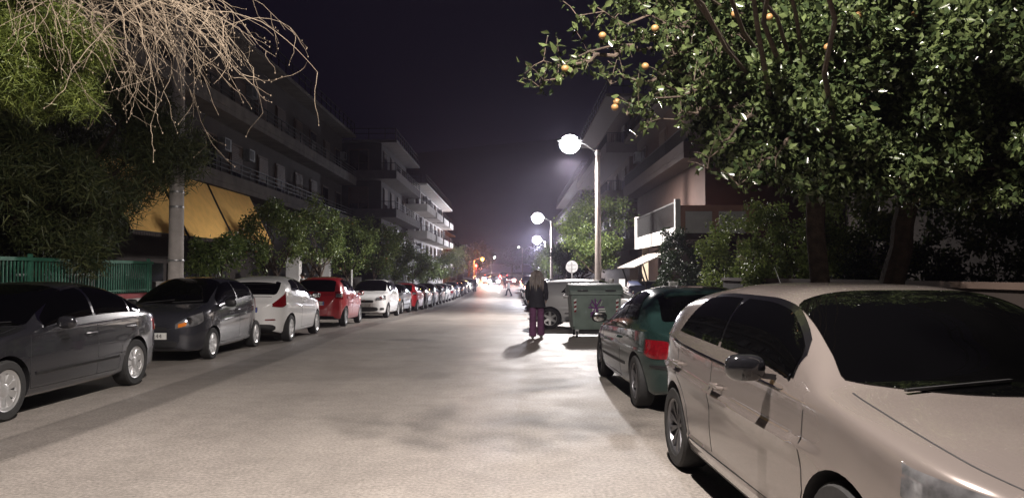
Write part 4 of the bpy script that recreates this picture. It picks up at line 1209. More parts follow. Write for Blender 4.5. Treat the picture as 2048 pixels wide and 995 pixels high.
# the big orange tree at the upper right
def big_orange():
    root = empty('orange_tree', (3.9, 9.9, .13), 0, 'large orange tree at the upper right, fruiting branches reaching over the road', 'tree')
    o = Vector((3.9, 9.9, .13)); rr = random.Random(5)
    lobes = [((3.2, 8.6, 4.3), (1.5, 1.3, 1.15), 70), ((4.9, 9.4, 4.6), (1.7, 1.5, 1.3), 70), ((2.35, 8.4, 3.75), (.75, .8, .75), 34), ((2.9, 8.2, 3.15), (.8, .8, .6), 26), ((6.5, 9.6, 4.5), (1.4, 1.5, 1.3), 46),
             ((4.0, 8.9, 3.2), (1.6, .8, .6), 56), ((6.0, 9.6, 3.4), (1.9, 1.0, .75), 60), ((2.3, 8.4, 4.9), (1.2, .8, .6), 40), ((4.0, 7.9, 4.4), (1.5, .5, .8), 50),
             ((3.3, 8.6, 2.85), (1.1, .7, .42), 44), ((5.2, 9.0, 2.9), (1.6, .8, .5), 60), ((6.9, 9.4, 3.0), (1.3, .9, .6), 50), ((.25, 5.2, 4.5), (.85, .34, .25), 22), ((1.2, 3.5, 4.5), (.38, .28, .2), 9), ((1.5, 5.6, 4.7), (.6, .5, .2), 10)]
    P = []; C = []
    for k, (c, rad, nc) in enumerate(lobes):
        p, cc = crown_points(Vector(c)-o, rad, nc, 215 if k < 12 else 15, .26 if k < 12 else .2, 50+k, .35); P.append(p); C.append(cc)
    mb = MB()
    tr = [Vector((0, 0, -.2)), Vector((-.02, 0, .6)), Vector((.03, -.02, 1.3)), Vector((-.04, -.05, 2.0)), Vector((-.05, -.12, 2.65))]
    mb.tube(tr, [.17, .135, .12, .115, .12], 14)
    top = tr[-1]
    for k in range(len(lobes)):
        for q in rr.sample(range(len(C[k])), 4 if k < 8 else 2):
            cv = limb_curve(top, C[k][q], 8, .06, rr); mb.tube(cv, [.032*(1-i/8)**.8+.005 for i in range(9)], 7)
    mb.tube(limb_curve(top, Vector((1.2, 3.5, 4.5))-o, 8, .03, rr), [.03*(1-i/8)+.006 for i in range(9)], 7)
    mb.tube(limb_curve(top, Vector((.3, 5.1, 4.5))-o, 8, .03, rr), [.03*(1-i/8)+.006 for i in range(9)], 7)
    # sparse sprays reaching left over the road: (from, to)
    sprays = [((2.3, 8.2, 4.0), (.30, 7.3, 3.62)), ((2.1, 8.1, 4.2), (.62, 7.3, 4.05)), ((2.3, 8.2, 3.85), (.95, 7.4, 3.42)), ((2.4, 8.1, 3.6), (1.1, 7.4, 3.12)), ((2.4, 8.0, 4.3), (1.2, 7.2, 4.25)),
              ((2.5, 8.2, 3.4), (1.35, 7.5, 3.02)), ((2.6, 8.2, 4.6), (.9, 7.6, 4.55)), ((2.6, 8.0, 3.3), (1.9, 7.5, 2.62)), ((2.9, 8.0, 3.0), (2.2, 7.5, 2.45)), ((2.3, 8.2, 4.0), (1.5, 7.4, 3.75)),
              ((2.2, 8.2, 3.9), (1.3, 7.6, 3.9)), ((1.2, 7.6, 3.85), (.25, 7.2, 3.35)), ((2.6,8.3,4.5),(1.6,7.5,4.0)), ((2.5,8.2,4.2),(1.75,7.4,3.45))]
    fr = []
    for (a, b) in sprays:
        a = Vector(a)-o; b = Vector(b)-o; cv = limb_curve(a, b, 9, .16, rr)
        mb.tube(cv, [.020*(1-i/9)+.004 for i in range(10)], 6)
        for i in range(1, 10):
            for s_ in range(2 if i < 4 else 3):
                e = cv[i]+Vector((rr.uniform(-.22, .10), rr.uniform(-.16, .16), rr.uniform(-.12, .26)))
                mb.tube([cv[i], (cv[i]+e)/2+Vector((0, 0, .02)), e], [.005, .004, .003], 4, cap=False)
                n = rr.randrange(5, 12); d = e-cv[i]
                for _ in range(n):
                    t = rr.uniform(.3, 1.1); P.append(np.array([cv[i]+d*t+Vector([rr.gauss(0, .022) for _ in range(3)])]))
        if rr.random() < .0: fr.append(cv[rr.randrange(4, 10)]+Vector((rr.uniform(-.08, .08), -.05, -.10)))
    mb.build('trunk', bark, root)
    P = np.concatenate(P)
    leaf_mesh('crown', P, .074, orange_leaf, root, elong=1.75, seed=9, var=.62)
    for p in [(.50, 7.25, 3.53), (1.02, 7.5, 3.27), (.99, 7.42, 3.20), (1.36, 7.3, 3.93), (1.3, 7.5, 3.62), (.86, 7.3, 3.86), (3.38, 7.5, 4.12), (2.55, 7.6, 4.14), (2.15,7.4,4.1), (4.2,8,4.3), (3.0,7.3,3.75)]:
        q = newobj('orange', tree.fruit, root); q.location = Vector(p)-o; q.scale = (.88,)*3; q['label'] = 'ripe orange hanging among the leaves'
big_orange()
# second trunk with dark canopy at the far right
tree('dark_tree', (4.95, 10.6, .1), 'dark leaning tree with a wide trunk at the far right edge, behind the pearl hatchback', 2.6, (1.9, .4, 4.2), (2.6, 2.2, 1.9), 80, 170, .42, .11, dark_leaf, 61, r0=.19, multi=1, limbs=10)
# shrubs behind the right boundary wall
sh = 'garden shrubs behind the right boundary wall'
for i, (x, y, c, rad, nc, per, lab, m_) in enumerate([
  (6.2, 17.3, 2.0, (1.2,1.0,1.5), 70, 170, 'tall loose yellow-green shrub left of the thick orange tree trunk', shrub_leaf),
  (6.9, 15.4, 2.0, (.9,.8,1.6), 56, 170, 'bright green upright shrub just right of the thick trunk', shrub_leaf),
  (6.4, 22.0, 1.9, (1.3,1.0,1.5), 60, 120, 'dim shrub in front of the salmon balcony, between the green car roof and the trunk', shrub_leaf),
  (7.6, 12.8, 1.8, (.9,.8,1.4), 56, 130, 'dim brownish shrub right of the leaning dark tree', orange_leaf2),
  (6.5, 13.0, 1.3, (.9,1.8,.95), 60, 130, 'low rounded hedge plant behind the roof of the pearl hatchback', dark_leaf),
  (5.9, 27.2, 1.9, (.9,.8,1.6), 50, 150, 'dark bushy tree directly under the corner balcony', dark_leaf),
  (6.9, 25.8, 1.3, (1.0,.9,1.1), 44, 120, 'low dark bush right of the gateway, under the salmon panels', dark_leaf),
  (5.9, 30.2, 1.0, (.5,.5,.8), 24, 100, 'small brownish bush beside the dark blue bin', orange_leaf2),
  (8.0, 10.9, 1.8, (1.3,1.0,1.6), 70, 110, 'tall dark shrub at the right edge of the picture', dark_leaf)]):
    tree('shrub', (x, y, ground_h(y)), lab, .5, (0, 0, c), rad, nc, per, .26, .085, m_, 400+i, r0=.04, cat='shrub', group=sh, limbs=5)

# conifers at the left
tree('conifer', (-10.6, 17.2, 0), 'broad dark conifer behind the green fence at the left', 2.4, (.1, .2, 4.4), (3.1, 2.8, 2.6), 120, 700, .62, .26, con_needle, 71, r0=.2, elong=11, tri=True, limbs=16)
tree('conifer', (-12.5, 12.5, 0), 'dark conifer filling the left edge behind the green fence', 2.2, (.6, .5, 4.4), (2.9, 2.4, 2.4), 80, 600, .55, .24, con_needle, 72, r0=.18, elong=11, tri=True, limbs=10)
tree('pine_tree', (-9.9, 8.7, 0), 'yellow-green pine lit from the street at the top left corner', 3.6, (4.25, -.3, 4.0), (1.45, .8, .62), 70, 900, .28, .13, pine_needle, 73, r0=.15, elong=14, tri=True, limbs=14, shell=.3)

# bare drooping tree, top left
def bare_tree():
    root = empty('bare_tree', (-7.9, 6.4, .13), 0, 'bare pale tree with long drooping twigs hanging in from the top left', 'tree'); o = Vector((-7.9, 6.4, .13)); rr = random.Random(11)
    t = MB(); top = Vector((-7.5, 6.8, 3.4))-o
    t.tube([Vector((0,0,-.2)), Vector((.05,0,1)), Vector((.2,.2,2.2)), top], [.2,.16,.14,.15], 12)
    nodes = []
    for b in [(-5.2, 7.8, 5.3), (-4.4, 8.3, 5.6), (-3.9, 8.2, 5.3), (-4.6, 7.6, 5.1), (-5.6, 8.2, 5.2), (-3.6, 8.5, 5.5), (-4.0, 7.8, 5.0), (-6.0, 7.6, 5.0)]:
        cv = limb_curve(top, Vector(b)-o, 8, .12, rr); t.tube(cv, [.09*(1-i/8)**.7+.012 for i in range(9)], 8); nodes += cv[4:]
    t.build('trunk', bark, root)
    m = MB()
    hub = Vector((-3.95, 8.2, 4.62))-o
    def twig(p, d, L_, r_, depth):
        n = 9; pts = [Vector(p)]; d = Vector(d).normalized()
        for i in range(n):
            d = (d+Vector((rr.gauss(0, .16), rr.gauss(0, .16), rr.gauss(0, .13)-.19*L_/2))).normalized()
            pts.append(pts[-1]+d*L_/n)
        m.tube(pts, [r_*(1-.72*i/n) for i in range(n+1)], 4, cap=False)
        if depth:
            for i in range(2, n+1):
                if rr.random() < .42:
                    dd = (d+Vector((rr.uniform(-.8, .9), rr.uniform(-.7, .7), rr.uniform(-.6, .7))))
                    twig(pts[i], dd, L_*rr.uniform(.18, .42), r_*.55, depth-1)
        else:
            e = pts[-1]; m.ellipsoid(e, (.0045,.0045,.012), 5, 4)
            if rr.random() < .5: m.ellipsoid(pts[-3]+Vector((.01,0,.01)), (.005,.005,.011), 5, 4)
    for k in range(120):
        st = hub+Vector((rr.uniform(-1.2, .6), rr.uniform(-.7, .7), rr.uniform(-.3, .35)))
        ang = rr.uniform(-1.1, 1.2) if rr.random() < .8 else rr.uniform(-3.1, 3.1)
        d = Vector((math.cos(ang)*.9, math.sin(ang)*.55, rr.uniform(-.55, .2)))
        if rr.random() < .15: d.x *= -.6
        twig(st, d, rr.uniform(.8, 1.5), rr.uniform(.0035, .0072), 1)
    m.build('drooping_twigs', twig_m, root)
bare_tree()
# ---------------------------------------------------------------- parked cars
SC = 1.045
fac = {}
def proto(key, P, pt, name='parked_car'):
    r = make_car(name, P, pt); r.scale = (SC,)*3; fac[key] = r; return r
FRONT, REAR = 0.0, math.pi      # nose towards the viewer / away from the viewer
GL, GR = 'cars parked along the left kerb', 'cars parked along the right kerb'
def put(key, P, pt, x, y, rz, label, group):
    """x = outer (street) side of the car, y = centre"""
    sgn = 1 if x > -1 else -1
    W = P['shape']['W']*SC
    cx = x + (W/2 if sgn > 0 else -W/2)
    if key not in fac:
        r = proto(key, P, pt); place_car(r, cx, y, rz, label, group); return r
    return car_copy(fac[key], cx, y, rz, pt, label, group)
put('s', CS, p_grey, -5.42, 9.95, FRONT+R(-1.2), 'dark grey saloon with silver wheel covers at the left edge', GL)
put('a', CA, p_slate, -5.60, 15.7, FRONT+R(0), 'small dark grey hatchback facing the viewer, its plate showing 8244, behind the saloon', GL)
put('f', CF, p_white, -5.22, 19.75, REAR+R(1), 'white three-door hatchback seen from behind, with tall red lights', GL)
put('r', CR, p_red, -5.25, 25.9, REAR+R(1), 'bright red hatchback seen from behind, between the two white ones', GL)
put('m', CM, p_white, -5.05, 33.2, FRONT+R(-1), 'white hatchback facing the viewer, just past the bright red one', GL)
far = [(39.2, 's', CS, p_silver, FRONT, 'silver grey saloon facing the viewer, first car past the white front-facing hatchback'),
 (44.6, 'r', CR, p_red, REAR, 'small dark-shaded red hatchback, second car past the white front-facing hatchback'),
 (49.6, 's', CS, p_black, REAR, 'black saloon, the next car after the farther red hatchback on the left'),
 (55.2, 'm', CM, p_lblue, FRONT, 'pale blue hatchback past the black saloon on the left'),
 (60.6, 'c', CC, p_black, FRONT, 'black coupe-like hatchback just past the pale blue one on the left'),
 (66.2, 'a', CA, p_white, FRONT, 'tiny white hatchback in the middle of the far left row'),
 (72.0, 'g', CG, p_silver, REAR, 'silver hatchback seen from behind, just past the tiny white one'),
 (78.0, 'm', CM, p_lblue, FRONT, 'bluish hatchback past the silver rear-facing one on the left'),
 (84.0, 's', CS, p_black, FRONT, 'farthest black saloon of the left row'),
 (90.0, 'f', CF, p_blue, FRONT, 'dark blue hatchback near the man in black on the left'),
 (96.0, 'c', CC, p_silver, REAR, 'silver three-door hatchback beyond the dark blue one, left row'),
 (102.5, 's', CS, p_white, FRONT, 'white saloon near the end of the left row'),
 (109.0, 'm', CM, p_maroon, REAR, 'dark maroon hatchback near the end of the left row'),
 (115.5, 'c', CC, p_white, REAR, 'last white hatchback of the left row, under the orange glow')]
for y, k, P, pt, rz, lab in far: put(k, P, pt, -5.25+rng.uniform(-.1, .12)+(.25 if y > 100 else 0), y, rz+R(rng.uniform(-1, 1)), lab, GL)
near = put('0', C0, p_beige, 1.40, 5.0, FRONT+R(2.2), 'large pearl beige hatchback facing the viewer at the lower right', GR)
put('g', CG, p_green, 1.40, 10.85, REAR+R(2.2), 'dark green hatchback seen from behind, parked right behind the pearl beige one', GR)
near.scale = (1.06, 1.14, 1.045)
c = put('c', CC, p_silver, 1.0, 24.0, FRONT, 'silver three-door hatchback parked crosswise in the driveway behind the green bin', None)
c.location = (2.72, 23.75, ground_h(23.7)+.004); c.rotation_euler = (0, 0, R(80))
for ch in c.children:
    if ch.name.split('.')[0] in ('body', 'wing_mirror', 'door_handle'): ch.material_slots[0].link = 'OBJECT'; ch.material_slots[0].material = p_pale
rfar = [(30.5, 'm', CM, p_black, FRONT, 'black hatchback, first car past the woman on the right side'),
 (35.5, 's', CS, p_black, REAR, 'black saloon, second car past the woman on the right side'),
 (41.5, 'a', CA, p_slate, FRONT, 'small slate hatchback, third car past the woman on the right side'),
 (46.5, 'f', CF, p_silver, FRONT, 'silver hatchback, fourth car past the woman on the right side'),
 (52.0, 's', CS, p_grey, REAR, 'dark grey saloon, fifth car past the woman on the right side'),
 (58.0, 'r', CR, p_black, FRONT, 'black small hatchback, sixth car past the woman on the right side'),
 (63.5, 'm', CM, p_silver, FRONT, 'silver small hatchback near the middle lamp pole'),
 (69.0, 's', CS, p_blue, FRONT, 'dark blue saloon just past the middle lamp pole'),
 (75.0, 'c', CC, p_white, FRONT, 'white-roofed hatchback in the far right row'),
 (81.5, 'f', CF, p_black, REAR, 'black hatchback behind the white-roofed one, far right row'),
 (87.5, 's', CS, p_red, FRONT, 'red saloon in front of the red van, far right row'),
 (103, 'm', CM, p_grey, FRONT, 'grey hatchback past the red van, last of the right row')]
for y, k, P, pt, rz, lab in rfar: put(k, P, pt, .95+rng.uniform(-.1, .1), y, rz+R(rng.uniform(-1, 1)), lab, GR)
# red van
def van(x, y, rz, pt, label):
    P = dict(CM); P['shape'] = dict(CM['shape'], L=4.9, W=1.92, nf=10, nr=16,
      H=[(0,.6),(.03,.85),(.12,1.0),(.4,1.12),(.8,1.22),(1.0,1.35),(1.4,1.75),(1.75,1.98),(2.2,2.05),(4.5,2.05),(4.75,1.95),(4.86,1.3),(4.9,.6)],
      B=[(0,.55),(.15,.85),(.8,1.05),(1.4,1.12),(4.5,1.15),(4.9,.9)], zl=[(0,.32),(.2,.24),(4.6,.24),(4.9,.34)], creases=())
    P.update(wy=(.95, 3.9), wr=.34, windows=[(1.4,2.4),(2.5,3.5)], wscreen=(1.04,1.78,.9), rglass=(4.78,4.85,.8), mirror=(1.5,1.2), handles=[(2.3,1.0)],
      seams=[[(2.45,.4),(2.45,1.1)]], hoodlines=[], topseams=[], facia=[('grille',-.45,.45,.7,.84,black,False,.012)], plates=(.5,None), badge=[], plate_text=None, head=(.6,.985,[(0,.74),(1,.78)],[(0,.9),(1,.98)],.4), tail=(.84,.99,[(0,.8),(1,.8)],[(0,1.3),(1,1.3)],.3))
    r = make_car('van', P, pt); place_car(r, x, y, rz, label, GR, cat='van')
van(1.95, 95.2, FRONT, p_red, 'tall red van in the far right row beside the tail lights')

# cars on the road at the street end, lights on
hl_on = mat('lit_headlight', (1,1,1), .3, emit=(1,.90,.82), estr=900)
tl_on = mat('lit_taillight', (.5,.02,.02), .3, emit=(1,.06,.05), estr=22)
def moving(key, pt, x, y, rz, label, lampmat, part, power, colr, spread=.62):
    c = copy_tree(fac[key]); place_car(c, x, y, rz, label, 'cars driving at the street end')
    c.name = 'moving_car'
    for ch in c.children:
        nm = ch.name.split('.')[0]
        if nm == 'body': ch.material_slots[0].material = pt
        if nm == part:
            ch.material_slots[0].link = 'OBJECT'; ch.material_slots[0].material = lampmat
    for sx in (-1, 1):
        f = MB().ellipsoid((0, 0, 0), (.20, .05, .17), 14, 8); l = f.build('glare_lens', lampmat, c)  # extra lens, larger than a real one to carry the lamp glare
        l.location = (sx*spread, (-2.22 if part == 'headlight' else 2.18), .68)
        if power:
            ld = bpy.data.lights.new('headlight_beam', 'SPOT'); ld.energy = power; ld.color = colr; ld.spot_size = R(60); ld.spot_blend = .6; ld.shadow_soft_size = .08
            lo = bpy.data.objects.new('headlight_beam', ld); col.objects.link(lo); lo.parent = c; lo.location = (sx*spread, -2.36, .70); lo.rotation_euler = (R(84), 0, R(180))
    return c
moving('s', p_grey, -2.7, 118, FRONT, 'oncoming car with glaring white headlights in the left lane at the street end', hl_on, 'headlight', 1400, (1,.92,.85))
moving('m', p_black, -3.9, 128, FRONT, 'second oncoming car with lit headlights just behind and left of the first', hl_on, 'headlight', 300, (1,.85,.7))
moving('s', p_maroon, -.35, 122, REAR, 'car driving away with bright tail lights in the middle of the street end', mat('bright_taillight', (.5,.02,.02), .3, emit=(1,.35,.30), estr=160), 'taillight', 0, None)
moving('m', p_black, -1.6, 150, REAR, 'farther car driving away with dim red tail lights', tl_on, 'taillight', 0, None)

# sodium lamp lighting the tree at the street end and tiny far lamps
sod_face = mat('sodium_face', (1,.6,.2), .4, emit=(1,.42,.08), estr=9)
street_lamp(-7.2, 146, -5.7, 4.2, 2600, (1,.36,.07), 'orange sodium street lamp among the trees at the street end', face=sod_face, group='far small lamps', soft=.3)
street_lamp(-6.5, 240, -5.6, 5.8, 250, (1,.95,.9), 'tiny white street lamp above the orange glow', group='far small lamps')
street_lamp(3.4, 255, 2.3, 9.4, 250, (1,.95,.9), 'tiny white street lamp just left of the farthest bright one', group='far small lamps', face=mat('far_face', (1,1,1), .4, emit=(1,.95,.9), estr=8))
rl = empty('added_red_light', (-6.2, 134, ground_h(134)+.12), 0, 'red warning beacon on a short post at the left kerb of the street end', 'beacon')  # added red source standing in for the glow of tail lights
MB().tube([(0,0,0), (0,0,2.6)], .05, 8).build('post', galv, rl)
MB().lathe([(.02,2.6),(.16,2.62),(.17,2.85),(.10,2.98),(.01,3.02)], n=14).build('red_glow_lens', tl_on, rl)
ld = bpy.data.lights.new('red_glow_source', 'POINT'); ld.energy = 1400; ld.color = (1,.07,.04); ld.shadow_soft_size = .2
lo = bpy.data.objects.new('red_glow_source', ld); col.objects.link(lo); lo.parent = rl; lo.location = (.3, -.4, 2.8)

# ---------------------------------------------------------------- people
skin_m = mat('skin', (.50,.31,.23), .55)
def ell(cx, cy, z, rx, ry, n=18, tilt=0):
    return [(cx+rx*math.cos(2*math.pi*k/n), cy+ry*math.sin(2*math.pi*k/n), z+tilt*math.sin(2*math.pi*k/n)) for k in range(n)]
def skin_body(root, joints, edges, mt, sub=2):
    me = bpy.data.meshes.new('body'); names = list(joints)
    me.from_pydata([joints[n][0] for n in names], [(names.index(a), names.index(b)) for a, b in edges], [])
    o = bpy.data.objects.new('body', me); col.objects.link(o)
    o.modifiers.new('s', 'SKIN'); 
    for i, n in enumerate(names):
        r_ = joints[n][1]; me.skin_vertices[0].data[i].radius = (r_, joints[n][2] if len(joints[n]) > 2 else r_)
        me.skin_vertices[0].data[i].use_root = (n == 'pelvis')
    s_ = o.modifiers.new('u', 'SUBSURF'); s_.levels = sub
    dg = bpy.context.evaluated_depsgraph_get(); dg.update()
    m2 = bpy.data.meshes.new_from_object(o.evaluated_get(dg)); o.modifiers.clear(); o.data = m2; bpy.data.meshes.remove(me)
    m2.materials.clear(); m2.materials.append(mt); m2.polygons.foreach_set('use_smooth', [True]*len(m2.polygons)); o.parent = root
    return o
def person(loc, rz, height, label, coat_m, leg_m, hair_m, long_hair=False, stride=.16, arm=(.10, .10), coat_len=.80, flare=1.0, lean=0., shoe_m=None, group=None, knee=0.):
    k = height/1.68; V_ = lambda x, y, z: (x*k, y*k, z*k)
    root = empty('person', loc, rz, label, 'person', group)
    J = {'pelvis': (V_(0, 0, .93), .12*k, .10*k), 'spine': (V_(0, .0+lean*.2, 1.12), .115*k, .09*k), 'chest': (V_(0, lean*.5, 1.30), .14*k, .10*k), 'neck0': (V_(0, lean*.8, 1.42), .06*k), 'neck1': (V_(0, .01+lean, 1.475), .05*k),
         'head0': (V_(0, .025+lean, 1.53), .070*k, .078*k), 'head1': (V_(0, .02+lean, 1.59), .078*k, .092*k), 'head2': (V_(0, .01+lean, 1.635), .058*k, .068*k)}
    E = [('pelvis','spine'),('spine','chest'),('chest','neck0'),('neck0','neck1'),('neck1','head0'),('head0','head1'),('head1','head2')]
    legs = {}
    for i, s_ in enumerate((-1, 1)):
        st = stride*s_; a = arm[i]
        hip, kn, an, toe = (s_*.09, 0, .88), (s_*.095, st*.45+max(0, knee*s_)*.25, .49+max(0, knee*s_)*.08), (s_*.095, st*1.0-max(0, knee*s_)*.2, .09+max(0, knee*s_)*.25), (s_*.11, st+.15-max(0, knee*s_)*.2, .035+max(0, knee*s_)*.2)
        sh_, el, wr = (s_*.165, lean*.6, 1.37), (s_*.235, lean*.4+a*.3, 1.10), (s_*.225, a+.06+lean*.4, .90+abs(a)*.4)
        legs[s_] = (hip, kn, an, toe); n = str(i)
        for nm, p, r_ in (('hip', hip, .085), ('knee', kn, .058), ('ank', an, .040), ('toe', toe, .036), ('sho', sh_, .055), ('elb', el, .040), ('wri', wr, .026)): J[nm+n] = (V_(*p), r_*k)
        E += [('pelvis','hip'+n),('hip'+n,'knee'+n),('knee'+n,'ank'+n),('ank'+n,'toe'+n),('chest','sho'+n),('sho'+n,'elb'+n),('elb'+n,'wri'+n)]
        w_ = Vector(wr); dirn = (Vector(wr)-Vector(el)).normalized()
        pm = w_+dirn*.06; J['palm'+n] = (V_(*pm), .026*k, .018*k); E.append(('wri'+n, 'palm'+n))
        for f in range(4):
            off = Vector((0, (f-1.5)*.019, 0)); L_ = (.065, .075, .07, .055)[f]
            f1 = pm+off*1.1+dirn*.03; f2 = f1+dirn*L_*.5+Vector((-s_*.008, 0, 0)); f3 = f2+dirn*L_*.45+Vector((-s_*.02, 0, 0))
            for q, (p, r_) in enumerate(((f1, .0095), (f2, .0085), (f3, .007))): J[f'f{f}{q}'+n] = (V_(*p), r_*k)
            E += [('palm'+n, f'f{f}0'+n), (f'f{f}0'+n, f'f{f}1'+n), (f'f{f}1'+n, f'f{f}2'+n)]
        t1 = w_+dirn*.035+Vector((-s_*.012, .032, 0)); t2 = t1+dirn*.035+Vector((0, .012, 0))
        J['t0'+n] = (V_(*t1), .011*k); J['t1'+n] = (V_(*t2), .0085*k); E += [('wri'+n, 't0'+n), ('t0'+n, 't1'+n)]
    body = skin_body(root, J, E, skin_m)
    fc = MB(); hy = .02+lean
    fc.ellipsoid(V_(0, hy+.098, 1.572), (.011*k, .017*k, .020*k), 8, 6)
    for s_ in (-1, 1): fc.ellipsoid(V_(s_*.078, hy, 1.575), (.010*k, .020*k, .030*k), 8, 6)
    fc.build('nose_and_ears', skin_m, root)
    ey = MB()
    for s_ in (-1, 1): ey.ellipsoid(V_(s_*.032, hy+.083, 1.592), (.012*k, .008*k, .007*k), 8, 6)
    ey.build('eyes', black, root)
    # trousers: two legs growing out of one waist
    t = MB()
    for s_ in (-1, 1):
        hip, kn, an, toe = legs[s_]; rings = []
        for (p, rx, ry) in (((s_*.055, 0, .99), .115, .115), ((s_*.08, hip[1], .88), .105, .12), ((s_*.09, (hip[1]+kn[1])/2, .70), .090, .098), ((kn[0], kn[1], kn[2]), .072*flare, .078*flare), ((an[0], (an[1]+kn[1])/2, (kn[2]+an[2])/2), .075*flare, .078*flare), ((an[0], an[1]-.01, an[2]-.02), .078*flare, .088*flare), ((an[0], an[1]-.01, an[2]-.03), .070*flare, .080*flare)):
            rings.append([V_(*q) for q in ell(p[0], p[1], p[2], rx, ry)])
        t.loft(rings)
    t.build('trousers', leg_m, root)
    # coat with sleeves
    c_ = MB(); hem = coat_len; prof = [(hem, .205*flare**.3, .165), (hem+.02, .21*flare**.3, .17), (.93, .195, .155), (1.06, .175, .135), (1.18, .18, .135), (1.30, .195, .135), (1.38, .19, .12), (1.425, .14, .095), (1.455, .075, .07)]
    c_.loft([[V_(*q) for q in ell(0, lean*max(0, (z-.9))*1.4+.006*math.sin(z*40), z, rx, ry, 22)] for z, rx, ry in prof])
    for i, s_ in enumerate((-1, 1)):
        a = arm[i]; pts = [V_(s_*.145, lean*.6, 1.385), V_(s_*.20, lean*.5, 1.32), V_(s_*.235, lean*.4+a*.3, 1.10), V_(s_*.232, lean*.4+a*.7, .99), V_(s_*.226, a+.05+lean*.4, .925+abs(a)*.4)]
        c_.tube(pts, [.075*k, .070*k, .058*k, .052*k, .048*k], 12)
    c_.build('jacket', coat_m, root)
    # hair
    h_ = MB(); h_.ellipsoid(V_(0, -.012+lean, 1.60), (.094*k, .105*k, .092*k), 18, 10)
    if long_hair:
        rings = []
        for (z, rx, ry, cy) in ((1.62, .09, .07, -.03), (1.55, .112, .075, -.045), (1.46, .135, .07, -.075), (1.38, .15, .06, -.10), (1.32, .12, .04, -.125), (1.27, .07, .025, -.13), (1.24, .03, .012, -.13)):
            rings.append([V_(*q) for q in ell(0, cy+lean, z, rx, ry, 20)])
        h_.loft(rings); rr = random.Random(4)
        for q in range(130):
            a = rr.uniform(math.pi*.92, math.pi*2.08); zt = rr.uniform(1.52, 1.66); le = rr.uniform(.20, .40); pts = []
            r0_ = .085
            for i in range(8):
                s_ = i/7; z = zt-le*s_; wd = .09+.075*math.sin(min(1, s_*1.3)*math.pi*.6)+.012*math.sin(i*2.1+q)
                pts.append(V_(math.cos(a)*wd*1.02, -.035+math.sin(a)*(.07+.05*s_)+lean-.03*s_, z))
            h_.tube(pts, [.008*k]*6+[.006*k, .002*k], 4)
    h_.build('hair', hair_m, root)
    s2 = MB()
    for s_ in (-1, 1):
        hip, kn, an, toe = legs[s_]
        s2.ellipsoid(V_(an[0]+.005*s_, an[1]+.05, toe[2]+.018), (.050*k, .145*k, .052*k), 14, 8, e=.8)
    s2.build('shoes', shoe_m or black, root)
    return root
dark_cloth = mat('dark_jacket', (.012,.012,.018), .8, var=.3, scale=12, bump=.5, bscale=14)
purple = mat('plum_trousers', (.13,.045,.11), .85, var=.25, scale=10, bump=.4, bscale=16)
blond = mat('dark_blond_hair', (.075,.045,.028), .45, var=.7, scale=30)
dhair = mat('dark_hair', (.02,.014,.01), .5)
wom = person((.62, 19.4, ground_h(19.4)+.004), R(-4), 1.69, 'woman with long fair hair, dark jacket and plum trousers walking away beside the green bin', dark_cloth, purple, blond, True, stride=.14, arm=(.10, .12), coat_len=.76, flare=1.18, shoe_m=mat('grey_shoe', (.25,.24,.24), .6))
# white phone in her left hand
ph = empty('phone', (.62-.235, 19.4+.20, 1.03), 0, 'small white lit object held in the left hand of the woman', 'phone')
q = MB().box(-.05, .05, -.008, .008, -.07, .07); q.build('case', mat('white_plastic', (.75,.75,.75), .4), ph, smooth=False)
q = MB().box(-.044, .044, -.0105, -.0085, -.062, .062); q.build('screen', mat('phone_screen', (.8,.8,.8), .3, emit=(1,1,1), estr=.8), ph, smooth=False)
jeans = mat('dark_jeans', (.02,.022,.032), .85); greyc = mat('light_top', (.42,.42,.42), .85)
person((-4.62, 96, ground_h(96)), R(180), 1.75, 'person in black standing at the far left row of cars', dark_cloth, jeans, dhair, stride=.08)
person((-1.0, 107, ground_h(107)), R(170), 1.72, 'distant person in dark clothes standing in the road before the tail lights', dark_cloth, mat('wine_clothes', (.07,.02,.03), .85), dhair, stride=.1)
person((-.35, 83, ground_h(83)), R(80), 1.66, 'distant person in a light top crossing the road mid-stride', greyc, jeans, dhair, stride=.34, arm=(.25,-.2), knee=.3)
person((-7.9, 29.3, ground_h(29.3)+.14), R(100), 1.66, 'person in a pale top on the left pavement behind the red hatchback', greyc, jeans, dhair, stride=.2)

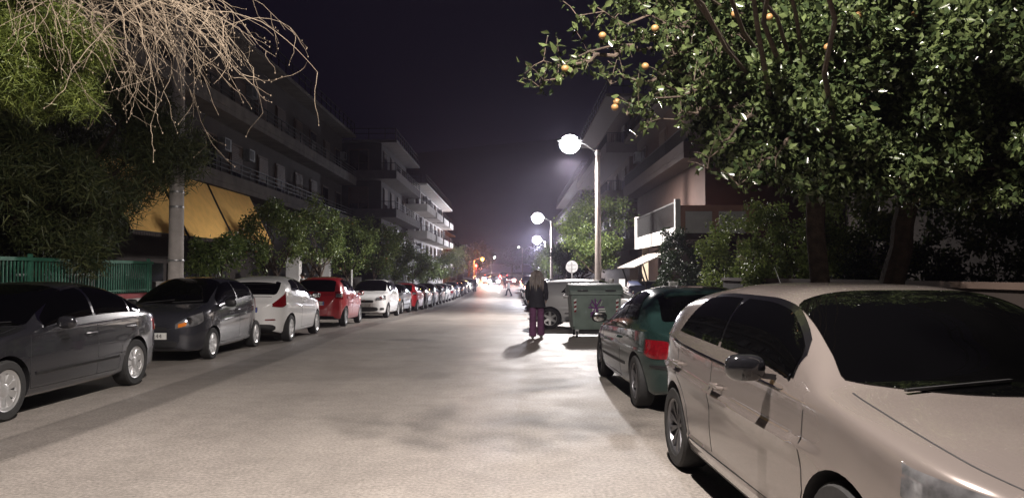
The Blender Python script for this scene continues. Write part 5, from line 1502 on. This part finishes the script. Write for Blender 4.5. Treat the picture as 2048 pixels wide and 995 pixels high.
# ---------------------------------------------------------------- bins and signs
bin_g = mat('bin_green', (.15,.195,.17), .5, var=.18, scale=4, rvar=.1)
def dumpster(loc, rz, label, mt, cat='bin', marks=True):
    r = empty('waste_container', loc, rz, label, cat)
    def rr_(x, y, z, rad=.07):
        pts = []
        for cx, cy, a0 in ((x-rad, y-rad, 0), (-x+rad, y-rad, 90), (-x+rad, -y+rad, 180), (x-rad, -y+rad, 270)):
            for i in range(5): a = R(a0+22.5*i); pts.append((cx+rad*math.cos(a), cy+rad*math.sin(a), z))
        return pts
    b = MB(); b.loft([rr_(.56, .38, .20), rr_(.585, .42, .28), rr_(.63, .50, 1.06), rr_(.68, .55, 1.08), rr_(.68, .55, 1.15)])
    for x in (-.60, .60): b.beam((x*.93, -.42, .28), (x, -.505, 1.05), .05, .05)
    b.build('container', mt, r, angle=30)
    l = MB(); rings = []
    for t in np.linspace(0, 1, 12):
        y = -.55+1.10*t; z = 1.16+.20*math.sin(math.pi*min(1, t*1.15+.02)*.92)**.8*(1 if t < 1 else 0)
        rings.append([(-.69, y, 1.155), (-.685, y, z-.02), (-.65, y, z), (.65, y, z), (.685, y, z-.02), (.69, y, 1.155)])
    l.loft(rings); lid = l.build('lid', mt, r, angle=40)
    h = MB()
    for x in (-.35, .35): h.box(x-.13, x+.13, -.60, -.552, 1.17, 1.20)
    h.build('lid_handle', black, lid, smooth=False)
    for sx in (-1, 1):
        t = MB().lathe([(.03, 0), (.045, 0), (.045, sx*.10), (.03, sx*.10)] if sx > 0 else [(.03, -.10), (.045, -.10), (.045, 0), (.03, 0)], (sx*.68, 0, 1.02), 'x', 14); t.build('lifting_pin', galv, r)
        for sy in (-1, 1):
            f = MB(); f.box(sx*.47-.04, sx*.47+.04, sy*.33-.05, sy*.33+.05, .16, .205); 
            for q_ in (-.035, .035): f.box(sx*.47+q_-.005, sx*.47+q_+.005, sy*.33-.03, sy*.33+.05, .08, .162)
            fo = f.build('caster_fork', galv, r, smooth=False)
            MB().lathe([(.02,-.026),(.075,-.026),(.09,-.018),(.09,.018),(.075,.026),(.02,.026)], (sx*.47, sy*.33+.03, .092), 'x', 20).build('wheel', tyre_m, fo)
        def face(z): return -.42-.08*(z-.28)/.78
        st = MB(); m = 0
        for i in range(6):
            za, zb_ = .62+.055*i, .62+.055*(i+1)
            x0, x1 = sorted((sx*.50, sx*.58)); 
            st.add([(x0, face(za)-.014, za), (x1, face(za)-.014, za+.03), (x1, face(zb_)-.014, zb_+.03), (x0, face(zb_)-.014, zb_)], [(0,1,2,3)], i % 2)
        st.build('reflective_strip', [red_lens, plate_m], r, smooth=False)
    if marks:
        g = MB(); rr = random.Random(12)
        strokes = [[(-.12,.95),(.02,.72),(.10,.50)], [(.12,.96),(-.02,.74),(-.14,.52)], [(-.20,.76),(0,.74),(.2,.77)], [(-.03,.98),(0,.75),(.03,.48)], [(-.15,.6),(-.05,.66),(.12,.6),(.18,.52)], [(-.1,.9),(-.16,.82),(-.08,.74)]]
        for s_ in strokes:
            g.tube([(x, face(z)-.003, z) for x, z in s_], .016, 6)
        g.build('graffiti', mat('purple_spray', (.13,.02,.16), .7), r)
        g = MB()
        for (xa, xb, z) in ((-.10,.0,.71), (.06,.22,.72), (.07,.24,.66), (-.10,-.01,.67)): g.box(xa, xb, face(z)-.010, face(z)-.003, z-.014, z+.014)
        g.beam((.10, face(.86)-.007, .80), (.15, face(.86)-.007, .92), .025, .008); g.beam((.0, face(.88)-.007, .90), (.03, face(.86)-.007, .86), .02, .008)
        g.build('white_marking', plate_m, r, smooth=False)
    return r
dumpster((2.10, 20.0, ground_h(20)+.004), R(2), 'green wheeled waste container with purple graffiti and red-white reflective strips', bin_g)
blue_b = mat('bin_blue', (.012,.018,.05), .35)
dumpster((5.35, 31.2, ground_h(31)+.14), R(-3), 'dark blue wheeled waste container in front of the gateway canopy', blue_b, marks=False)
rs = empty('road_sign', (2.98, 38.6, ground_h(38.6)+.004), R(-8), 'round road sign seen from behind on a thin post, above the silver car', 'sign')
MB().tube([(0,0,0), (0,0,2.55)], .03, 8).build('post', galv, rs)
MB().lathe([(.01,-.012),(.30,-.012),(.31,0),(.30,.012),(.01,.012)], (0,.05,2.30), 'y', 30).build('sign_plate', galv, rs)
q = MB(); q.box(-.2,.2,.018,.036,2.38,2.41); q.box(-.2,.2,.018,.036,2.18,2.21); q.build('bracket', steel, rs, smooth=False)
for (x, y, hh, lab) in ((-7.9, 38.2, 2.0, 'thin white post on the left pavement behind the red hatchback'), (-7.7, 80, 2.6, 'white post far along the left pavement, before the silver cars'), (-7.75, 85, 2.3, 'shorter white post just past the far taller one on the left pavement')):
    o = MB().tube([(0,0,0), (0,0,hh)], .045, 8); o.lathe([(.055,hh-.05),(.055,hh+.03)], n=8)
    p = o.build('white_post', rail_w); p.location = (x, y, ground_h(y)+.12); tag(p, lab, 'post')
hy = empty('fire_hydrant', (4.6, 18.9, .13), 0, 'orange-red hydrant on the right pavement behind the green hatchback', 'hydrant')
q = MB().lathe([(.14,0),(.14,.04),(.095,.05),(.09,.62),(.12,.64),(.12,.70),(.09,.80),(.03,.88),(.01,.9)], n=18); q.build('body', mat('hydrant_paint', (.5,.13,.03), .5), hy)
q = MB().lathe([(.05,-.17),(.05,.17)], (0,0,.5), 'x', 12); q.build('outlet', mat('hydrant_paint', (.5,.13,.03), .5), hy)

# ---------------------------------------------------------------- thin volume added to imitate lens glare around the lamps
def glare_haze():
    m = bpy.data.materials.new('glare_volume'); m.use_nodes = True; nt = m.node_tree
    for n in list(nt.nodes): nt.nodes.remove(n)
    out = nt.nodes.new('ShaderNodeOutputMaterial'); v = nt.nodes.new('ShaderNodeVolumePrincipled')
    v.inputs['Color'].default_value = (.8, .75, 1, 1); v.inputs['Density'].default_value = .0006; v.inputs['Anisotropy'].default_value = .82
    nt.links.new(v.outputs[0], out.inputs['Volume'])
    o = MB().box(-1900, 1900, -62, 2000, -3, 420).build('glare_haze', m, smooth=False); tag(o, kind='stuff')
glare_haze()
